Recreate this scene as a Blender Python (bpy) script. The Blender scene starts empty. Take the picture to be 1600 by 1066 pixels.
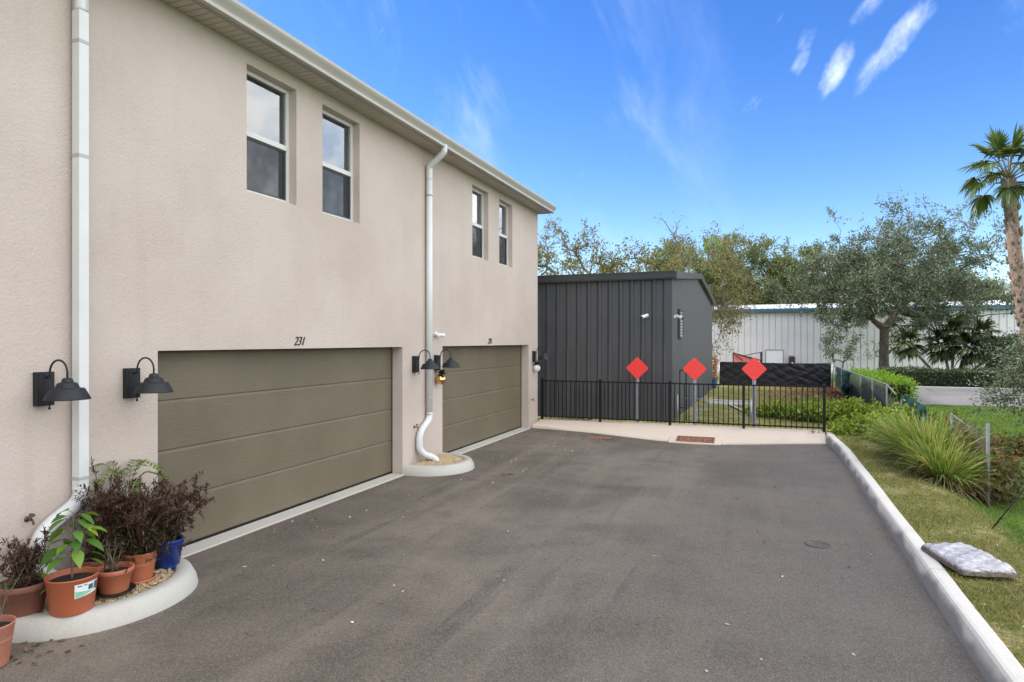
import bpy, math, random
import numpy as np
from mathutils import Vector, Matrix
R = math.radians
rnd = random.Random(7)
scene = bpy.context.scene
COL = scene.collection

# ------------------------------------------------------------------ camera
cam_d = bpy.data.cameras.new('camera')
cam = bpy.data.objects.new('camera', cam_d); COL.objects.link(cam)
cam.location = (0, 0, 2.3); cam.rotation_euler = (R(90), 0, math.atan(395/1030))
cam_d.sensor_width = 36; cam_d.lens = 1030/1600*36
cam_d.clip_start = .05; cam_d.clip_end = 2000
scene.camera = cam

# ------------------------------------------------------------------ light
SUN_EL = R(36)
SUN_DIR = Vector((-1, -.05, 0)).normalized()          # towards the sun, on the ground
SUN_AZ = math.atan2(SUN_DIR.x, SUN_DIR.y)              # clockwise from +Y
scene.view_settings.view_transform = 'Standard'; scene.view_settings.look = 'None'
scene.view_settings.exposure = 1.02; scene.view_settings.gamma = 1
sun_d = bpy.data.lights.new('sun', 'SUN'); sun_d.energy = 2.2; sun_d.angle = R(.6); sun_d.color = (1, .93, .82)
sun = bpy.data.objects.new('sun', sun_d); COL.objects.link(sun)
v = Vector((SUN_DIR.x*math.cos(SUN_EL), SUN_DIR.y*math.cos(SUN_EL), math.sin(SUN_EL)))
sun.rotation_euler = v.to_track_quat('Z', 'Y').to_euler()

class NT:
    def __init__(s, tree): s.t = tree
    def n(s, typ, **kw):
        nd = s.t.nodes.new(typ)
        for k, val in kw.items():
            if k == 'inp':
                for kk, vv in val.items():
                    if hasattr(vv, 'is_output'): s.t.links.new(vv, nd.inputs[kk])
                    else: nd.inputs[kk].default_value = vv
            else: setattr(nd, k, val)
        return nd
    def math(s, op, a, b=0., c=0., clamp=False):
        nd = s.n('ShaderNodeMath', operation=op, use_clamp=clamp)
        for i, x in enumerate((a, b, c)):
            if hasattr(x, 'is_output'): s.t.links.new(x, nd.inputs[i])
            else: nd.inputs[i].default_value = x
        return nd.outputs[0]
    def mix(s, fac, a, b, blend='MIX'):
        nd = s.n('ShaderNodeMix', data_type='RGBA', blend_type=blend)
        for i, x in ((0, fac), (6, a), (7, b)):
            if hasattr(x, 'is_output'): s.t.links.new(x, nd.inputs[i])
            else: nd.inputs[i].default_value = (*x, 1) if (i > 0 and len(x) == 3) else x
        return nd.outputs[2]
    def smooth(s, x, a, b, lo=0., hi=1.):
        nd = s.n('ShaderNodeMapRange', interpolation_type='SMOOTHSTEP')
        s.t.links.new(x, nd.inputs[0])
        for i, q in enumerate((a, b, lo, hi)): nd.inputs[i+1].default_value = q
        return nd.outputs[0]
    def ramp(s, x, stops):
        nd = s.n('ShaderNodeValToRGB'); cr = nd.color_ramp
        while len(cr.elements) < len(stops): cr.elements.new(.5)
        for e, (p, c) in zip(cr.elements, stops):
            e.position = p; e.color = (*c, 1) if len(c) == 3 else c
        s.t.links.new(x, nd.inputs[0]); return nd.outputs[0]
    def noise(s, vec, scale, detail=4, rough=.55, dist=0.):
        nd = s.n('ShaderNodeTexNoise', inp={'Scale': scale, 'Detail': detail, 'Roughness': rough, 'Distortion': dist})
        if vec is not None: s.t.links.new(vec, nd.inputs['Vector'])
        return nd.outputs[0]
    def link(s, a, b): s.t.links.new(a, b)

world = bpy.data.worlds.new('World'); scene.world = world; world.use_nodes = True
def make_world():
    t = NT(world.node_tree); world.node_tree.nodes.clear()
    out = t.n('ShaderNodeOutputWorld'); bg = t.n('ShaderNodeBackground')
    sky = t.n('ShaderNodeTexSky', sky_type='NISHITA', sun_disc=False)
    sky.sun_elevation = SUN_EL; sky.sun_rotation = SUN_AZ
    sky.air_density = 1.0; sky.dust_density = .25; sky.ozone_density = 2.5; sky.altitude = 0
    hs = t.n('ShaderNodeHueSaturation', inp={'Saturation': 1.34, 'Value': 1.25, 'Hue': .516, 'Color': sky.outputs[0]})
    co = t.n('ShaderNodeTexCoord'); d = co.outputs['Generated']
    # direction of the view over the sky: azimuth (right of the wall's direction) and height
    sp = t.n('ShaderNodeSeparateXYZ'); t.link(d, sp.inputs[0])
    x, y, z = sp.outputs
    az = t.math('ARCTAN2', x, y)
    el = t.math('ARCSINE', z)
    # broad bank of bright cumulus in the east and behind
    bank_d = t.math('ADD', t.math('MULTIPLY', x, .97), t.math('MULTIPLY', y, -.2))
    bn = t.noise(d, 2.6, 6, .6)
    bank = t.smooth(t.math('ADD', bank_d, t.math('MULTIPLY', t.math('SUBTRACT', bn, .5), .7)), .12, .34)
    added_veil = t.math('MULTIPLY', t.smooth(t.math('ADD', el, t.math('MULTIPLY', t.math('SUBTRACT', bn, .5), .5)), .66, 1.0), .8)  # overhead cloud out of view, added to brighten and whiten light on the ground
    bank = t.math('MAXIMUM', bank, added_veil)
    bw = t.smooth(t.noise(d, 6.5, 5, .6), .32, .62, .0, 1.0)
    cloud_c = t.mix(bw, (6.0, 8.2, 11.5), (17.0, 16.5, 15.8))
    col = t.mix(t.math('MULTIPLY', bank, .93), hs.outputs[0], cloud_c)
    # thin high wisps drawn out along slanting streaks
    def streak(scale, ang, along):
        mp = t.n('ShaderNodeCombineXYZ')
        ca, sa = math.cos(ang), math.sin(ang)
        a = t.math('ADD', t.math('MULTIPLY', az, ca), t.math('MULTIPLY', el, sa))
        b = t.math('SUBTRACT', t.math('MULTIPLY', el, ca), t.math('MULTIPLY', az, sa))
        t.link(t.math('MULTIPLY', a, along), mp.inputs[0]); t.link(b, mp.inputs[1])
        return t.noise(mp.outputs[0], scale, 6, .62, .3)
    def blob(a0, e0, ra, re, ang):
        ca, sa = math.cos(ang), math.sin(ang)
        da = t.math('SUBTRACT', az, a0); de = t.math('SUBTRACT', el, e0)
        u = t.math('DIVIDE', t.math('ADD', t.math('MULTIPLY', da, ca), t.math('MULTIPLY', de, sa)), ra)
        w = t.math('DIVIDE', t.math('SUBTRACT', t.math('MULTIPLY', de, ca), t.math('MULTIPLY', da, sa)), re)
        r = t.math('ADD', t.math('MULTIPLY', u, u), t.math('MULTIPLY', w, w))
        return t.math('SUBTRACT', 1., t.smooth(r, 0., 1.9))
    s1 = t.smooth(streak(7, R(-62), .42), .46, .86)
    s1 = t.math('MULTIPLY', s1, t.smooth(az, .02, -.3, .02, .36))
    s2 = streak(22, R(50), .5)
    th = math.atan(395/1030)
    blobs = None
    for px, py, ra, re, an, k in ((1395, 75, .062, .017, 43, 1.), (1308, 105, .048, .014, 58, .85), (1352, 18, .034, .014, 45, .6), (1262, 60, .018, .012, 60, .5),
                              (1252, 95, .02, .009, 60, .45), (1172, 165, .022, .016, 60, .28), (1215, 20, .02, .01, 70, .3)):
        u_, v_ = (px-800)/1030, (533-py)/1030
        a0 = math.atan(u_)-th; e0 = math.atan(v_/math.sqrt(1+u_*u_))
        b = t.math('MULTIPLY', blob(a0, e0, ra, re, R(an)), k)
        blobs = b if blobs is None else t.math('MAXIMUM', blobs, b)
    w2 = t.smooth(t.math('ADD', blobs, t.math('MULTIPLY', t.math('SUBTRACT', s2, .55), 2.3)), .2, 1.45)
    w2 = t.math('MULTIPLY', w2, .68)
    wis = t.math('MAXIMUM', s1, w2)
    col = t.mix(wis, col, (8.3, 8.7, 9.3))
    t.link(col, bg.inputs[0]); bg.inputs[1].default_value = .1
    t.link(bg.outputs[0], out.inputs[0])
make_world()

# ------------------------------------------------------------------ materials
def new_mat(name):
    m = bpy.data.materials.new(name); m.use_nodes = True
    t = NT(m.node_tree); b = m.node_tree.nodes['Principled BSDF']
    return m, t, b
def pm(name, c, rough=.6, var=.15, scale=4., bump=0., bscale=60., metal=0., c2=None, m2=(.45, .7), sc2=3., spec=.5, bdist=.01, detail=4, space='Object', rvar=0.):
    m, t, b = new_mat(name)
    co = t.n('ShaderNodeTexCoord').outputs['Object'] if space == 'Object' else t.n('ShaderNodeNewGeometry').outputs['Position']
    n1 = t.noise(co, scale, detail)
    col = t.mix(n1, tuple(max(0, x*(1-var*1.6)) for x in c), tuple(x*(1+var*1.6) for x in c))
    if c2 is not None:
        n2 = t.noise(co, sc2, 6, .62)
        col = t.mix(t.smooth(n2, *m2), col, c2)
    t.link(col, b.inputs['Base Color'])
    b.inputs['Metallic'].default_value = metal; b.inputs['Roughness'].default_value = rough
    b.inputs['Specular IOR Level'].default_value = spec
    if rvar: t.link(t.smooth(n1, .2, .8, rough-rvar, rough+rvar), b.inputs['Roughness'])
    if bump:
        bp = t.n('ShaderNodeBump', inp={'Strength': bump, 'Distance': bdist, 'Height': t.noise(co, bscale, 3)})
        t.link(bp.outputs[0], b.inputs['Normal'])
    return m
def leaf_mat(name, stops, trans=.35, rough=.55, spec=.2, tcol=(1.15, 1.2, .6)):
    m, t, b = new_mat(name)
    ri = t.n('ShaderNodeNewGeometry').outputs['Random Per Island']
    col = t.ramp(ri, stops)
    t.link(col, b.inputs['Base Color']); b.inputs['Roughness'].default_value = rough
    b.inputs['Specular IOR Level'].default_value = spec
    tr = t.n('ShaderNodeBsdfTranslucent'); t.link(t.mix(1., col, tcol, 'MULTIPLY'), tr.inputs[0])
    mx = t.n('ShaderNodeMixShader'); mx.inputs[0].default_value = trans
    t.link(b.outputs[0], mx.inputs[1]); t.link(tr.outputs[0], mx.inputs[2])
    t.link(mx.outputs[0], m.node_tree.nodes['Material Output'].inputs[0])
    return m

M = {}
def stucco():
    m, t, b = new_mat('stucco')
    p = t.n('ShaderNodeNewGeometry').outputs['Position']
    big = t.noise(p, .55, 5, .6)
    fine = t.noise(p, 28, 3, .6)
    col = t.mix(t.smooth(big, .3, .7), (.475, .393, .335), (.553, .47, .41))
    col = t.mix(t.smooth(fine, .35, .75, 0, .35), col, (.53, .465, .405))
    # faint vertical run-down streaks and blotches of weathering
    mp = t.n('ShaderNodeMapping', inp={'Vector': p, 'Scale': (1, 2.4, .22)})
    stk = t.noise(mp.outputs[0], 1.6, 6, .65)
    col = t.mix(t.smooth(stk,   .52, .8, 0, .25), col, (.395, .325, .278))
    sp = t.n('ShaderNodeSeparateXYZ'); t.link(p, sp.inputs[0])
    foot = t.smooth(t.math('ADD', sp.outputs[2], t.math('MULTIPLY', stk, .5)), .55, .22, 0, .45)   # splashed soil at the foot
    col = t.mix(foot, col, (.36, .28, .215))
    t.link(col, b.inputs['Base Color']); b.inputs['Roughness'].default_value = .92
    b.inputs['Specular IOR Level'].default_value = .2
    h = t.math('ADD', t.noise(p, 42, 4, .6), t.math('MULTIPLY', t.noise(p, 110, 2), .4))
    bp = t.n('ShaderNodeBump', inp={'Strength': .55, 'Distance': .015, 'Height': h})
    t.link(bp.outputs[0], b.inputs['Normal']); return m
def asphalt():
    m, t, b = new_mat('asphalt')
    p = t.n('ShaderNodeNewGeometry').outputs['Position']
    big = t.noise(p, .45, 6, .6, .4); mid = t.noise(p, 2.2, 5, .6)
    sx = t.n('ShaderNodeSeparateXYZ'); t.link(p, sx.inputs[0])
    agg = t.n('ShaderNodeTexVoronoi', inp={'Scale': 120., 'Vector': p})
    col = t.mix(t.smooth(big, .3, .72), (.078, .063, .048), (.185, .151, .116))
    col = t.mix(t.smooth(mid, .5, .78, 0, .5), col, (.076, .06, .044))
    # worn lighter wheel tracks running down the drive
    sp = t.n('ShaderNodeSeparateXYZ'); t.link(p, sp.inputs[0])
    mp = t.n('ShaderNodeMapping', inp={'Vector': p, 'Scale': (1.1, .09, 1)})
    trk = t.noise(mp.outputs[0], 1.7, 4, .5)
    col = t.mix(t.smooth(trk, .48, .72, 0, .5), col, (.215, .172, .127))
    vo = t.n('ShaderNodeTexVoronoi', inp={'Scale': .75, 'Vector': p}); mo = t.noise(p, 9, 4, .6)
    oil = t.smooth(t.math('ADD', vo.outputs['Distance'], t.math('MULTIPLY', mo, .16)), .2, .1, 0, .5)     # old drips and damp spots
    col = t.mix(oil, col, (.04, .036, .033))
    tyre = t.n('ShaderNodeMapping', inp={'Vector': p, 'Scale': (3.2, .16, 1), 'Rotation': (0, 0, .16)})
    col = t.mix(t.smooth(t.noise(tyre.outputs[0], 1.5, 5, .62, .3), .54, .7, 0, .42), col, (.05, .043, .038))
    dust = t.noise(p, 26, 5, .75)
    col = t.mix(t.smooth(dust, .48, .74, 0, .42), col, (.26, .21, .155))
    new = t.smooth(t.math('ADD', sx.outputs[0], t.math('MULTIPLY', t.math('SUBTRACT', big, .5), 4.)), -2.6, .6, 0, .62)
    col = t.mix(new, col, (.108, .092, .077))
    gr = t.n('ShaderNodeSeparateColor'); t.link(agg.outputs['Color'], gr.inputs[0])
    col = t.mix(t.smooth(gr.outputs[0],  .6, 1., 0, .34), col, (.32, .27, .22))
    col = t.mix(t.smooth(gr.outputs[1],   .68, 1., 0, .55), col, (.03, .028, .027))
    t.link(col, b.inputs['Base Color'])
    t.link(t.smooth(mid, .3, .7, .78, .92), b.inputs['Roughness']); b.inputs['Specular IOR Level'].default_value = .35
    bp = t.n('ShaderNodeBump', inp={'Strength': .7, 'Distance': .006, 'Height': agg.outputs['Distance']})
    t.link(bp.outputs[0], b.inputs['Normal']); return m
def concrete(name, c, stain=(.2, .19, .17), k=.6, foot=0.):
    m, t, b = new_mat(name)
    p = t.n('ShaderNodeNewGeometry').outputs['Position']
    n = t.noise(p, 1.3, 6, .62, .3); f = t.noise(p, 45, 3)
    col = t.mix(t.smooth(n, .5, .74, 0, k), c, stain)
    col = t.mix(t.smooth(f, .3, .7, 0, .25), col, tuple(q*.75 for q in c))
    if foot:                                                        # tyre scuffs and splash dirt low on the kerb face
        sp = t.n('ShaderNodeSeparateXYZ'); t.link(p, sp.inputs[0]); n3 = t.noise(p, 1.5, 3, .5)
        dirt = t.math('MULTIPLY', t.smooth(t.math('ADD', sp.outputs[2], t.math('MULTIPLY', t.math('SUBTRACT', n3, .5), .28)), foot+.035, foot-.05), .85)
        col = t.mix(dirt, col, (.17, .165, .155))
    t.link(col, b.inputs['Base Color']); b.inputs['Roughness'].default_value = .88; b.inputs['Specular IOR Level'].default_value = .25
    bp = t.n('ShaderNodeBump', inp={'Strength': .3, 'Distance': .006, 'Height': f}); t.link(bp.outputs[0], b.inputs['Normal'])
    return m
def garage_paint():
    m, t, b = new_mat('garage_paint')
    p = t.n('ShaderNodeNewGeometry').outputs['Position']
    mp = t.n('ShaderNodeMapping', inp={'Vector': p, 'Scale': (1, .7, 12)})
    g = t.noise(mp.outputs[0], 9, 6, .65, .6)
    big = t.noise(p, .9, 4)
    col = t.mix(t.smooth(big, .3, .7), (.126, .102, .061), (.152, .124, .078))
    col = t.mix(t.smooth(g, .45, .75, 0, .3), col, (.08, .065, .041))
    t.link(col, b.inputs['Base Color']); b.inputs['Roughness'].default_value = .55
    bp = t.n('ShaderNodeBump', inp={'Strength': .6, 'Distance': .008, 'Height': g}); t.link(bp.outputs[0], b.inputs['Normal'])
    return m
def ground_mat():
    m, t, b = new_mat('ground_grass')
    p = t.n('ShaderNodeNewGeometry').outputs['Position']
    sp = t.n('ShaderNodeSeparateXYZ'); t.link(p, sp.inputs[0]); x, y, z = sp.outputs
    n = t.noise(p, 1.1, 6, .65); f = t.noise(p, 16, 5, .7); g = t.noise(p, 60, 3, .7)
    n5 = t.noise(p, 5.5, 6, .72)
    olive = t.ramp(t.smooth(t.math('ADD', t.math('ADD', t.math('MULTIPLY', n, .3), t.math('MULTIPLY', f, .3)), t.math('MULTIPLY', n5, .4)), .34, .66),
                   [(.1, (.08, .105, .02)), (.4, (.19, .20, .05)), (.6, (.30, .255, .095)), (.85, (.44, .35, .2))])
    green = t.ramp(t.math('ADD', t.math('MULTIPLY', n, .45), t.math('MULTIPLY', f, .55)),
                   [(.36, (.034, .068, .010)), (.5, (.085, .145, .02)), (.62, (.17, .225, .045))])
    east = t.smooth(t.math('ADD', x, t.math('MULTIPLY', n, .8)), 2.7, 3.6)
    col = t.mix(east, olive, green)
    # fallen brown leaves under the boundary fence
    lm = t.math('MULTIPLY', t.math('MULTIPLY', t.smooth(y, 21, 27), t.smooth(x, 3.6, 3.1)), t.smooth(t.math('ADD', f, t.math('MULTIPLY', x, .06)), .42, .6))
    col = t.mix(lm, col, (.14, .062, .036))
    col = t.mix(t.smooth(g, .5, .75, 0, .55), col, (.028, .03, .010))
    t.link(col, b.inputs['Base Color']); b.inputs['Roughness'].default_value = .95; b.inputs['Specular IOR Level'].default_value = .1
    bp = t.n('ShaderNodeBump', inp={'Strength': .8, 'Distance': .05, 'Height': t.math('ADD', f, t.math('MULTIPLY', g, .5))}); t.link(bp.outputs[0], b.inputs['Normal'])
    return m
def glass_mat(name, dark=0.):
    m, t, b = new_mat(name)
    nodes = m.node_tree.nodes
    lw = t.n('ShaderNodeFresnel', inp={'IOR': 1.9})
    co = t.n('ShaderNodeNewGeometry').outputs['Position']
    bp = t.n('ShaderNodeBump', inp={'Strength': .04, 'Distance': .05, 'Height': t.noise(co, 1.3, 2)})
    gl = t.n('ShaderNodeBsdfGlossy', inp={'Roughness': .015, 'Color': (.95, .98, 1, 1)}); t.link(bp.outputs[0], gl.inputs['Normal'])
    tr = t.n('ShaderNodeBsdfTransparent', inp={'Color': (.84, .9, .88, 1)})
    mx = t.n('ShaderNodeMixShader'); t.link(t.math('MULTIPLY', lw.outputs[0], 2.0, clamp=True), mx.inputs[0]); t.link(tr.outputs[0], mx.inputs[1]); t.link(gl.outputs[0], mx.inputs[2])
    t.link(mx.outputs[0], nodes['Material Output'].inputs[0]); return m
def screen_mat(name, c, op):
    m, t, b = new_mat(name)
    b.inputs['Base Color'].default_value = (*c, 1); b.inputs['Roughness'].default_value = .7
    co = t.n('ShaderNodeNewGeometry').outputs['Position']
    n = t.noise(co, 3., 4, .6)
    tr = t.n('ShaderNodeBsdfTransparent')
    mx = t.n('ShaderNodeMixShader'); t.link(t.smooth(n, .3, .7, op-.12, op+.08), mx.inputs[0]); t.link(tr.outputs[0], mx.inputs[1]); t.link(b.outputs[0], mx.inputs[2])
    t.link(mx.outputs[0], m.node_tree.nodes['Material Output'].inputs[0]); return m
def bag_mat():
    m, t, b = new_mat('bag_plastic')
    co = t.n('ShaderNodeTexCoord').outputs['Object']
    mp = t.n('ShaderNodeMapping', inp={'Vector': co, 'Scale': (1.2, 7, 3), 'Rotation': (0, 0, 1.1)})
    n = t.noise(mp.outputs[0], 9, 7, .7, 1.2); n2 = t.noise(co, 24, 5, .7)
    sp = t.n('ShaderNodeSeparateXYZ'); t.link(co, sp.inputs[0])
    top = t.smooth(t.math('ADD', sp.outputs[2], t.math('MULTIPLY', n, .08)), .142, .178)
    brown = t.mix(t.smooth(n2, .35, .65), (.05, .033, .022), (.16, .11, .075))
    white = t.mix(t.smooth(n, .4, .66), (.40, .365, .35), (.74, .71, .70))
    t.link(t.mix(top, brown, white), b.inputs['Base Color'])
    b.inputs['Roughness'].default_value = .2
    bp = t.n('ShaderNodeBump', inp={'Strength': .6, 'Distance': .02, 'Height': n}); t.link(bp.outputs[0], b.inputs['Normal'])
    return m
M['stucco'] = stucco(); M['asphalt'] = asphalt(); M['ground'] = ground_mat(); M['garage'] = garage_paint()
M['kerb'] = concrete('kerb_concrete', (.64, .59, .505), (.42, .385, .335), .6, .10)
M['apron'] = concrete('apron_concrete', (.62, .51, .405), (.47, .385, .31), .4)
M['island'] = concrete('island_concrete', (.47, .445, .39), (.33, .30, .25), .7)
M['sill'] = concrete('threshold_concrete', (.5, .46, .4), (.25, .22, .19), .5)
M['lot'] = pm('lot_asphalt', (.155, .143, .132), .9, .25, .4, .3, 30, c2=(.12, .115, .11), sc2=.5)
M['white'] = pm('white_vinyl', (.60, .59, .56), .4, .04, 2)
M['pipe'] = pm('white_pipe', (.62, .62, .60), .45, .07, 2.5, c2=(.5, .49, .45), m2=(.58, .8), sc2=2)
M['pipe_joint'] = pm('pipe_joint_grey', (.40, .395, .375), .5, .08, 5)
M['gutter'] = pm('gutter_paint', (.43, .405, .355), .38, .06, 2)
M['soffit'] = pm('soffit_vinyl', (.47, .43, .375), .55, .05, 3)
M['shingle'] = pm('roof_shingle', (.09, .085, .08), .9, .3, 8, .6, 40)
M['black'] = pm('black_metal', (.008, .008, .009), .5, .25, 6, spec=.25)
M['galv_old'] = pm('weathered_galvanised', (.15, .155, .155), .7, .3, 9, metal=.15)
M['oldwire'] = pm('old_wire', (.10, .105, .105), .6, .2, 9)
M['rust_dark'] = pm('dark_rust_iron', (.085, .065, .055), .85, .4, 14, .5, 90, c2=(.13, .08, .06), sc2=9)
M['lamp'] = pm('lamp_metal', (.013, .014, .016), .5, .25, 12, .2, 120, spec=.35)
M['number'] = pm('number_black', (.008, .008, .008), .5, .1, 5)
M['glass'] = glass_mat('window_glass')
M['blind'] = pm('blind_slat', (.72, .72, .73), .6, .03, 3)
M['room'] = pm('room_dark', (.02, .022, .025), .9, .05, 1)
M['screen'] = screen_mat('insect_screen', (.03, .031, .037), .58)
M['screen_frame'] = pm('screen_frame', (.05, .05, .052), .5, .05, 3)
M['shed'] = pm('shed_steel', (.068, .068, .07), .42, .12, 1.2, rvar=.06)
M['shed_trim'] = pm('shed_trim', (.05, .052, .055), .38, .1, 2)
M['shed_trim_light'] = pm('shed_rake_trim', (.06, .06, .062), .4, .1, 2)
M['red'] = pm('red_reflective', (.90, .05, .04), .42, .06, 3)
M['button'] = pm('reflector_button', (.85, .05, .03), .25, .1, 30)
M['galv'] = pm('galvanised', (.36, .37, .38), .42, .2, 9, metal=.55)
M['rust'] = pm('rust_iron', (.34, .14, .07), .85, .4, 14, .5, 90, c2=(.12, .06, .04), sc2=9)
M['hole'] = pm('drain_void', (.07, .06, .052), .95, .1, 5)
M['gold'] = pm('gold_ball', (.78, .5, .22), .14, .1, 8, metal=1.)
M['whiteball'] = pm('white_ball', (.72, .71, .69), .35, .06, 18)
M['brass'] = pm('old_brass', (.1, .08, .055), .45, .3, 30, metal=.7)
M['terra'] = pm('terracotta', (.37, .105, .048), .75, .14, 9, .2, 60, c2=(.40, .20, .13), m2=(.56, .8), sc2=5)
M['terra_light'] = pm('terracotta_pale', (.38, .155, .095), .85, .16, 9, .2, 60, c2=(.45, .30, .24), m2=(.52, .8), sc2=6)
M['terra_orange'] = pm('orange_plastic', (.40, .11, .048), .48, .07, 5)
M['terra_bright'] = pm('terracotta_orange', (.43, .14, .066), .6, .12, 8)
M['terra_brown'] = pm('terracotta_brown', (.2, .075, .05), .7, .18, 9, .2, 50)
M['blueglaze'] = pm('blue_glaze', (.008, .025, .16), .15, .4, 12, c2=(.03, .10, .28), m2=(.55, .75), sc2=14)
M['soil'] = pm('soil', (.018, .013, .010), .95, .5, 40, 1., 70)
M['saucer'] = pm('black_saucer', (.015, .014, .013), .5, .2, 9)
M['tag_white'] = pm('tag_white', (.68, .72, .70), .4, .06, 30)
M['tag_green'] = pm('tag_green', (.22, .52, .34), .4, .2, 25)
M['tag_dark'] = pm('tag_dark', (.06, .1, .11), .4, .5, 90)
M['bark'] = pm('bark', (.11, .085, .06), .95, .3, 9, .8, 22, c2=(.18, .15, .115), sc2=5)
M['bark_grey'] = pm('bark_grey', (.15, .135, .11), .95, .3, 6, .7, 18)
M['twig'] = pm('twig', (.13, .095, .065), .9, .2, 12)
M['palm_bark'] = pm('palm_bark', (.30, .22, .16), .95, .45, 14, 1., 30, c2=(.17, .115, .08), sc2=12)
M['gravel'] = leaf_mat('gravel_stone', [(0, (.30, .22, .12)), (.4, (.48, .37, .22)), (.75, (.56, .44, .29)), (1, (.40, .31, .21))], 0., .8)
M['litter'] = leaf_mat('litter', [(0, (.09, .05, .03)), (.45, (.22, .13, .07)), (.7, (.40, .31, .2)), (.82, (.6, .55, .46)), (1, (.70, .66, .58))], .1, .8)
M['leafbrown'] = leaf_mat('leaf_brown', [(0, (.07, .038, .026)), (.5, (.14, .07, .045)), (1, (.25, .15, .09))], .1, .8)
M['warehouse'] = pm('warehouse_steel', (.80, .765, .74), .5, .04, .6, c2=(.72, .685, .66), sc2=.5, space='Position')
M['warehouse_seam'] = pm('warehouse_seam', (.36, .355, .34), .6, .1, 2)
M['warehouse_roof'] = pm('warehouse_roof', (.62, .62, .62), .45, .05, 1)
M['teal'] = pm('teal_trim', (.05, .135, .18), .45, .1, 2)
M['doorwhite'] = pm('door_white', (.86, .86, .86), .5, .04, 2)
M['silt'] = pm('black_sheet', (.010, .010, .011), .5, .2, 2, spec=.35)
M['windscreen'] = pm('green_windscreen', (.014, .045, .046), .9, .3, 4, spec=.1)
M['pallet'] = pm('pallet_wood', (.33, .15, .065), .9, .35, 7, .3, 40)
M['palletblue'] = pm('pallet_blue', (.02, .075, .17), .8, .3, 7)
M['pink'] = pm('pink_cloth', (.75, .2, .21), .6, .25, 3, .5, 9)
M['bag'] = bag_mat()
M['glassblock'] = pm('louvre_glass', (.42, .44, .43), .25, .15, 8)
M['camwhite'] = pm('camera_white', (.7, .7, .7), .35, .04, 8)
M['slab'] = concrete('slab_concrete', (.40, .39, .36), (.28, .27, .24), .5)
M['board'] = pm('white_board', (.62, .62, .6), .6, .08, 4)
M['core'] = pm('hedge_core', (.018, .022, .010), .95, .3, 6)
# foliage
M['oak'] = leaf_mat('oak_leaf', [(0, (.06, .082, .045)), (.45, (.12, .15, .082)), (.8, (.19, .22, .14)), (1, (.29, .31, .225))], .25, .42, .5)
M['oak_far'] = leaf_mat('oak_far_leaf', [(0, (.075, .105, .03)), (.5, (.15, .18, .06)), (.85, (.23, .235, .095)), (1, (.32, .285, .155))], .35)
M['autumn'] = leaf_mat('autumn_leaf', [(0, (.09, .115, .03)), (.45, (.17, .18, .055)), (.8, (.28, .23, .085)), (1, (.30, .15, .06))], .4)
M['moss_tree'] = leaf_mat('moss_tree_leaf', [(0, (.09, .10, .03)), (.5, (.21, .195, .075)), (.85, (.32, .275, .14)), (1, (.37, .32, .21))], .35)
M['lime'] = leaf_mat('lime_leaf', [(0, (.10, .2, .012)), (.6, (.18, .30, .03)), (1, (.25, .36, .06))], .45)
M['hedge'] = leaf_mat('hedge_leaf', [(0, (.022, .04, .010)), (.55, (.05, .078, .02)), (1, (.1, .125, .05))], .2, .4, .5)
M['vine'] = leaf_mat('vine_leaf', [(0, (.085, .135, .015)), (.5, (.22, .30, .04)), (.85, (.36, .42, .07)), (1, (.46, .44, .12))], .4)
M['vine_dry'] = leaf_mat('vine_dry_leaf', [(0, (.05, .06, .02)), (.5, (.12, .11, .04)), (1, (.24, .15, .07))], .35)
M['tallgrass'] = leaf_mat('tall_grass_blade', [(0, (.07, .125, .02)), (.45, (.17, .24, .045)), (.75, (.30, .33, .09)), (.93, (.44, .36, .17)), (1, (.36, .24, .12))], .35, .55)
M['deadgrass'] = leaf_mat('dead_grass_blade', [(0, (.10, .07, .03)), (.5, (.26, .19, .09)), (1, (.42, .34, .19))], .2, .7)
M['lawn'] = leaf_mat('lawn_blade', [(0, (.11, .135, .025)), (.5, (.24, .24, .06)), (.8, (.38, .31, .125)), (1, (.48, .39, .21))], .3, .6)
M['lawn_green'] = leaf_mat('lawn_green_blade', [(0, (.04, .088, .010)), (.55, (.09, .165, .02)), (.9, (.16, .225, .045)), (1, (.26, .23, .1))], .35, .6)
M['palm'] = leaf_mat('palm_leaf', [(0, (.04, .085, .015)), (.5, (.085, .14, .03)), (.85, (.14, .19, .05)), (1, (.24, .22, .11))], .3, .42, .5)
M['palm_stem'] = pm('palm_stem', (.17, .15, .07), .6, .25, 6)
M['palmetto'] = leaf_mat('palmetto_leaf', [(0, (.03, .045, .018)), (.6, (.075, .095, .035)), (1, (.17, .165, .07))], .25)
M['purple'] = leaf_mat('purple_leaf', [(0, (.03, .015, .012)), (.45, (.065, .028, .024)), (.7, (.12, .042, .040)), (.74, (.06, .055, .02)), (.9, (.09, .085, .03)), (1, (.2, .08, .075))], .2, .5, .22, (1.3, .8, .7))
M['olive_leaf'] = leaf_mat('olive_leaf', [(0, (.025, .035, .010)), (.5, (.045, .05, .016)), (.85, (.06, .035, .025)), (1, (.12, .13, .03))], .25)
M['bigleaf'] = leaf_mat('big_green_leaf', [(0, (.045, .12, .012)), (.55, (.10, .22, .02)), (.85, (.2, .32, .035)), (1, (.38, .40, .05))], .3, .4, .5)
M['frond_green'] = leaf_mat('frond_leaf', [(0, (.10, .18, .02)), (.6, (.19, .28, .05)), (1, (.30, .36, .10))], .4)

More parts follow.
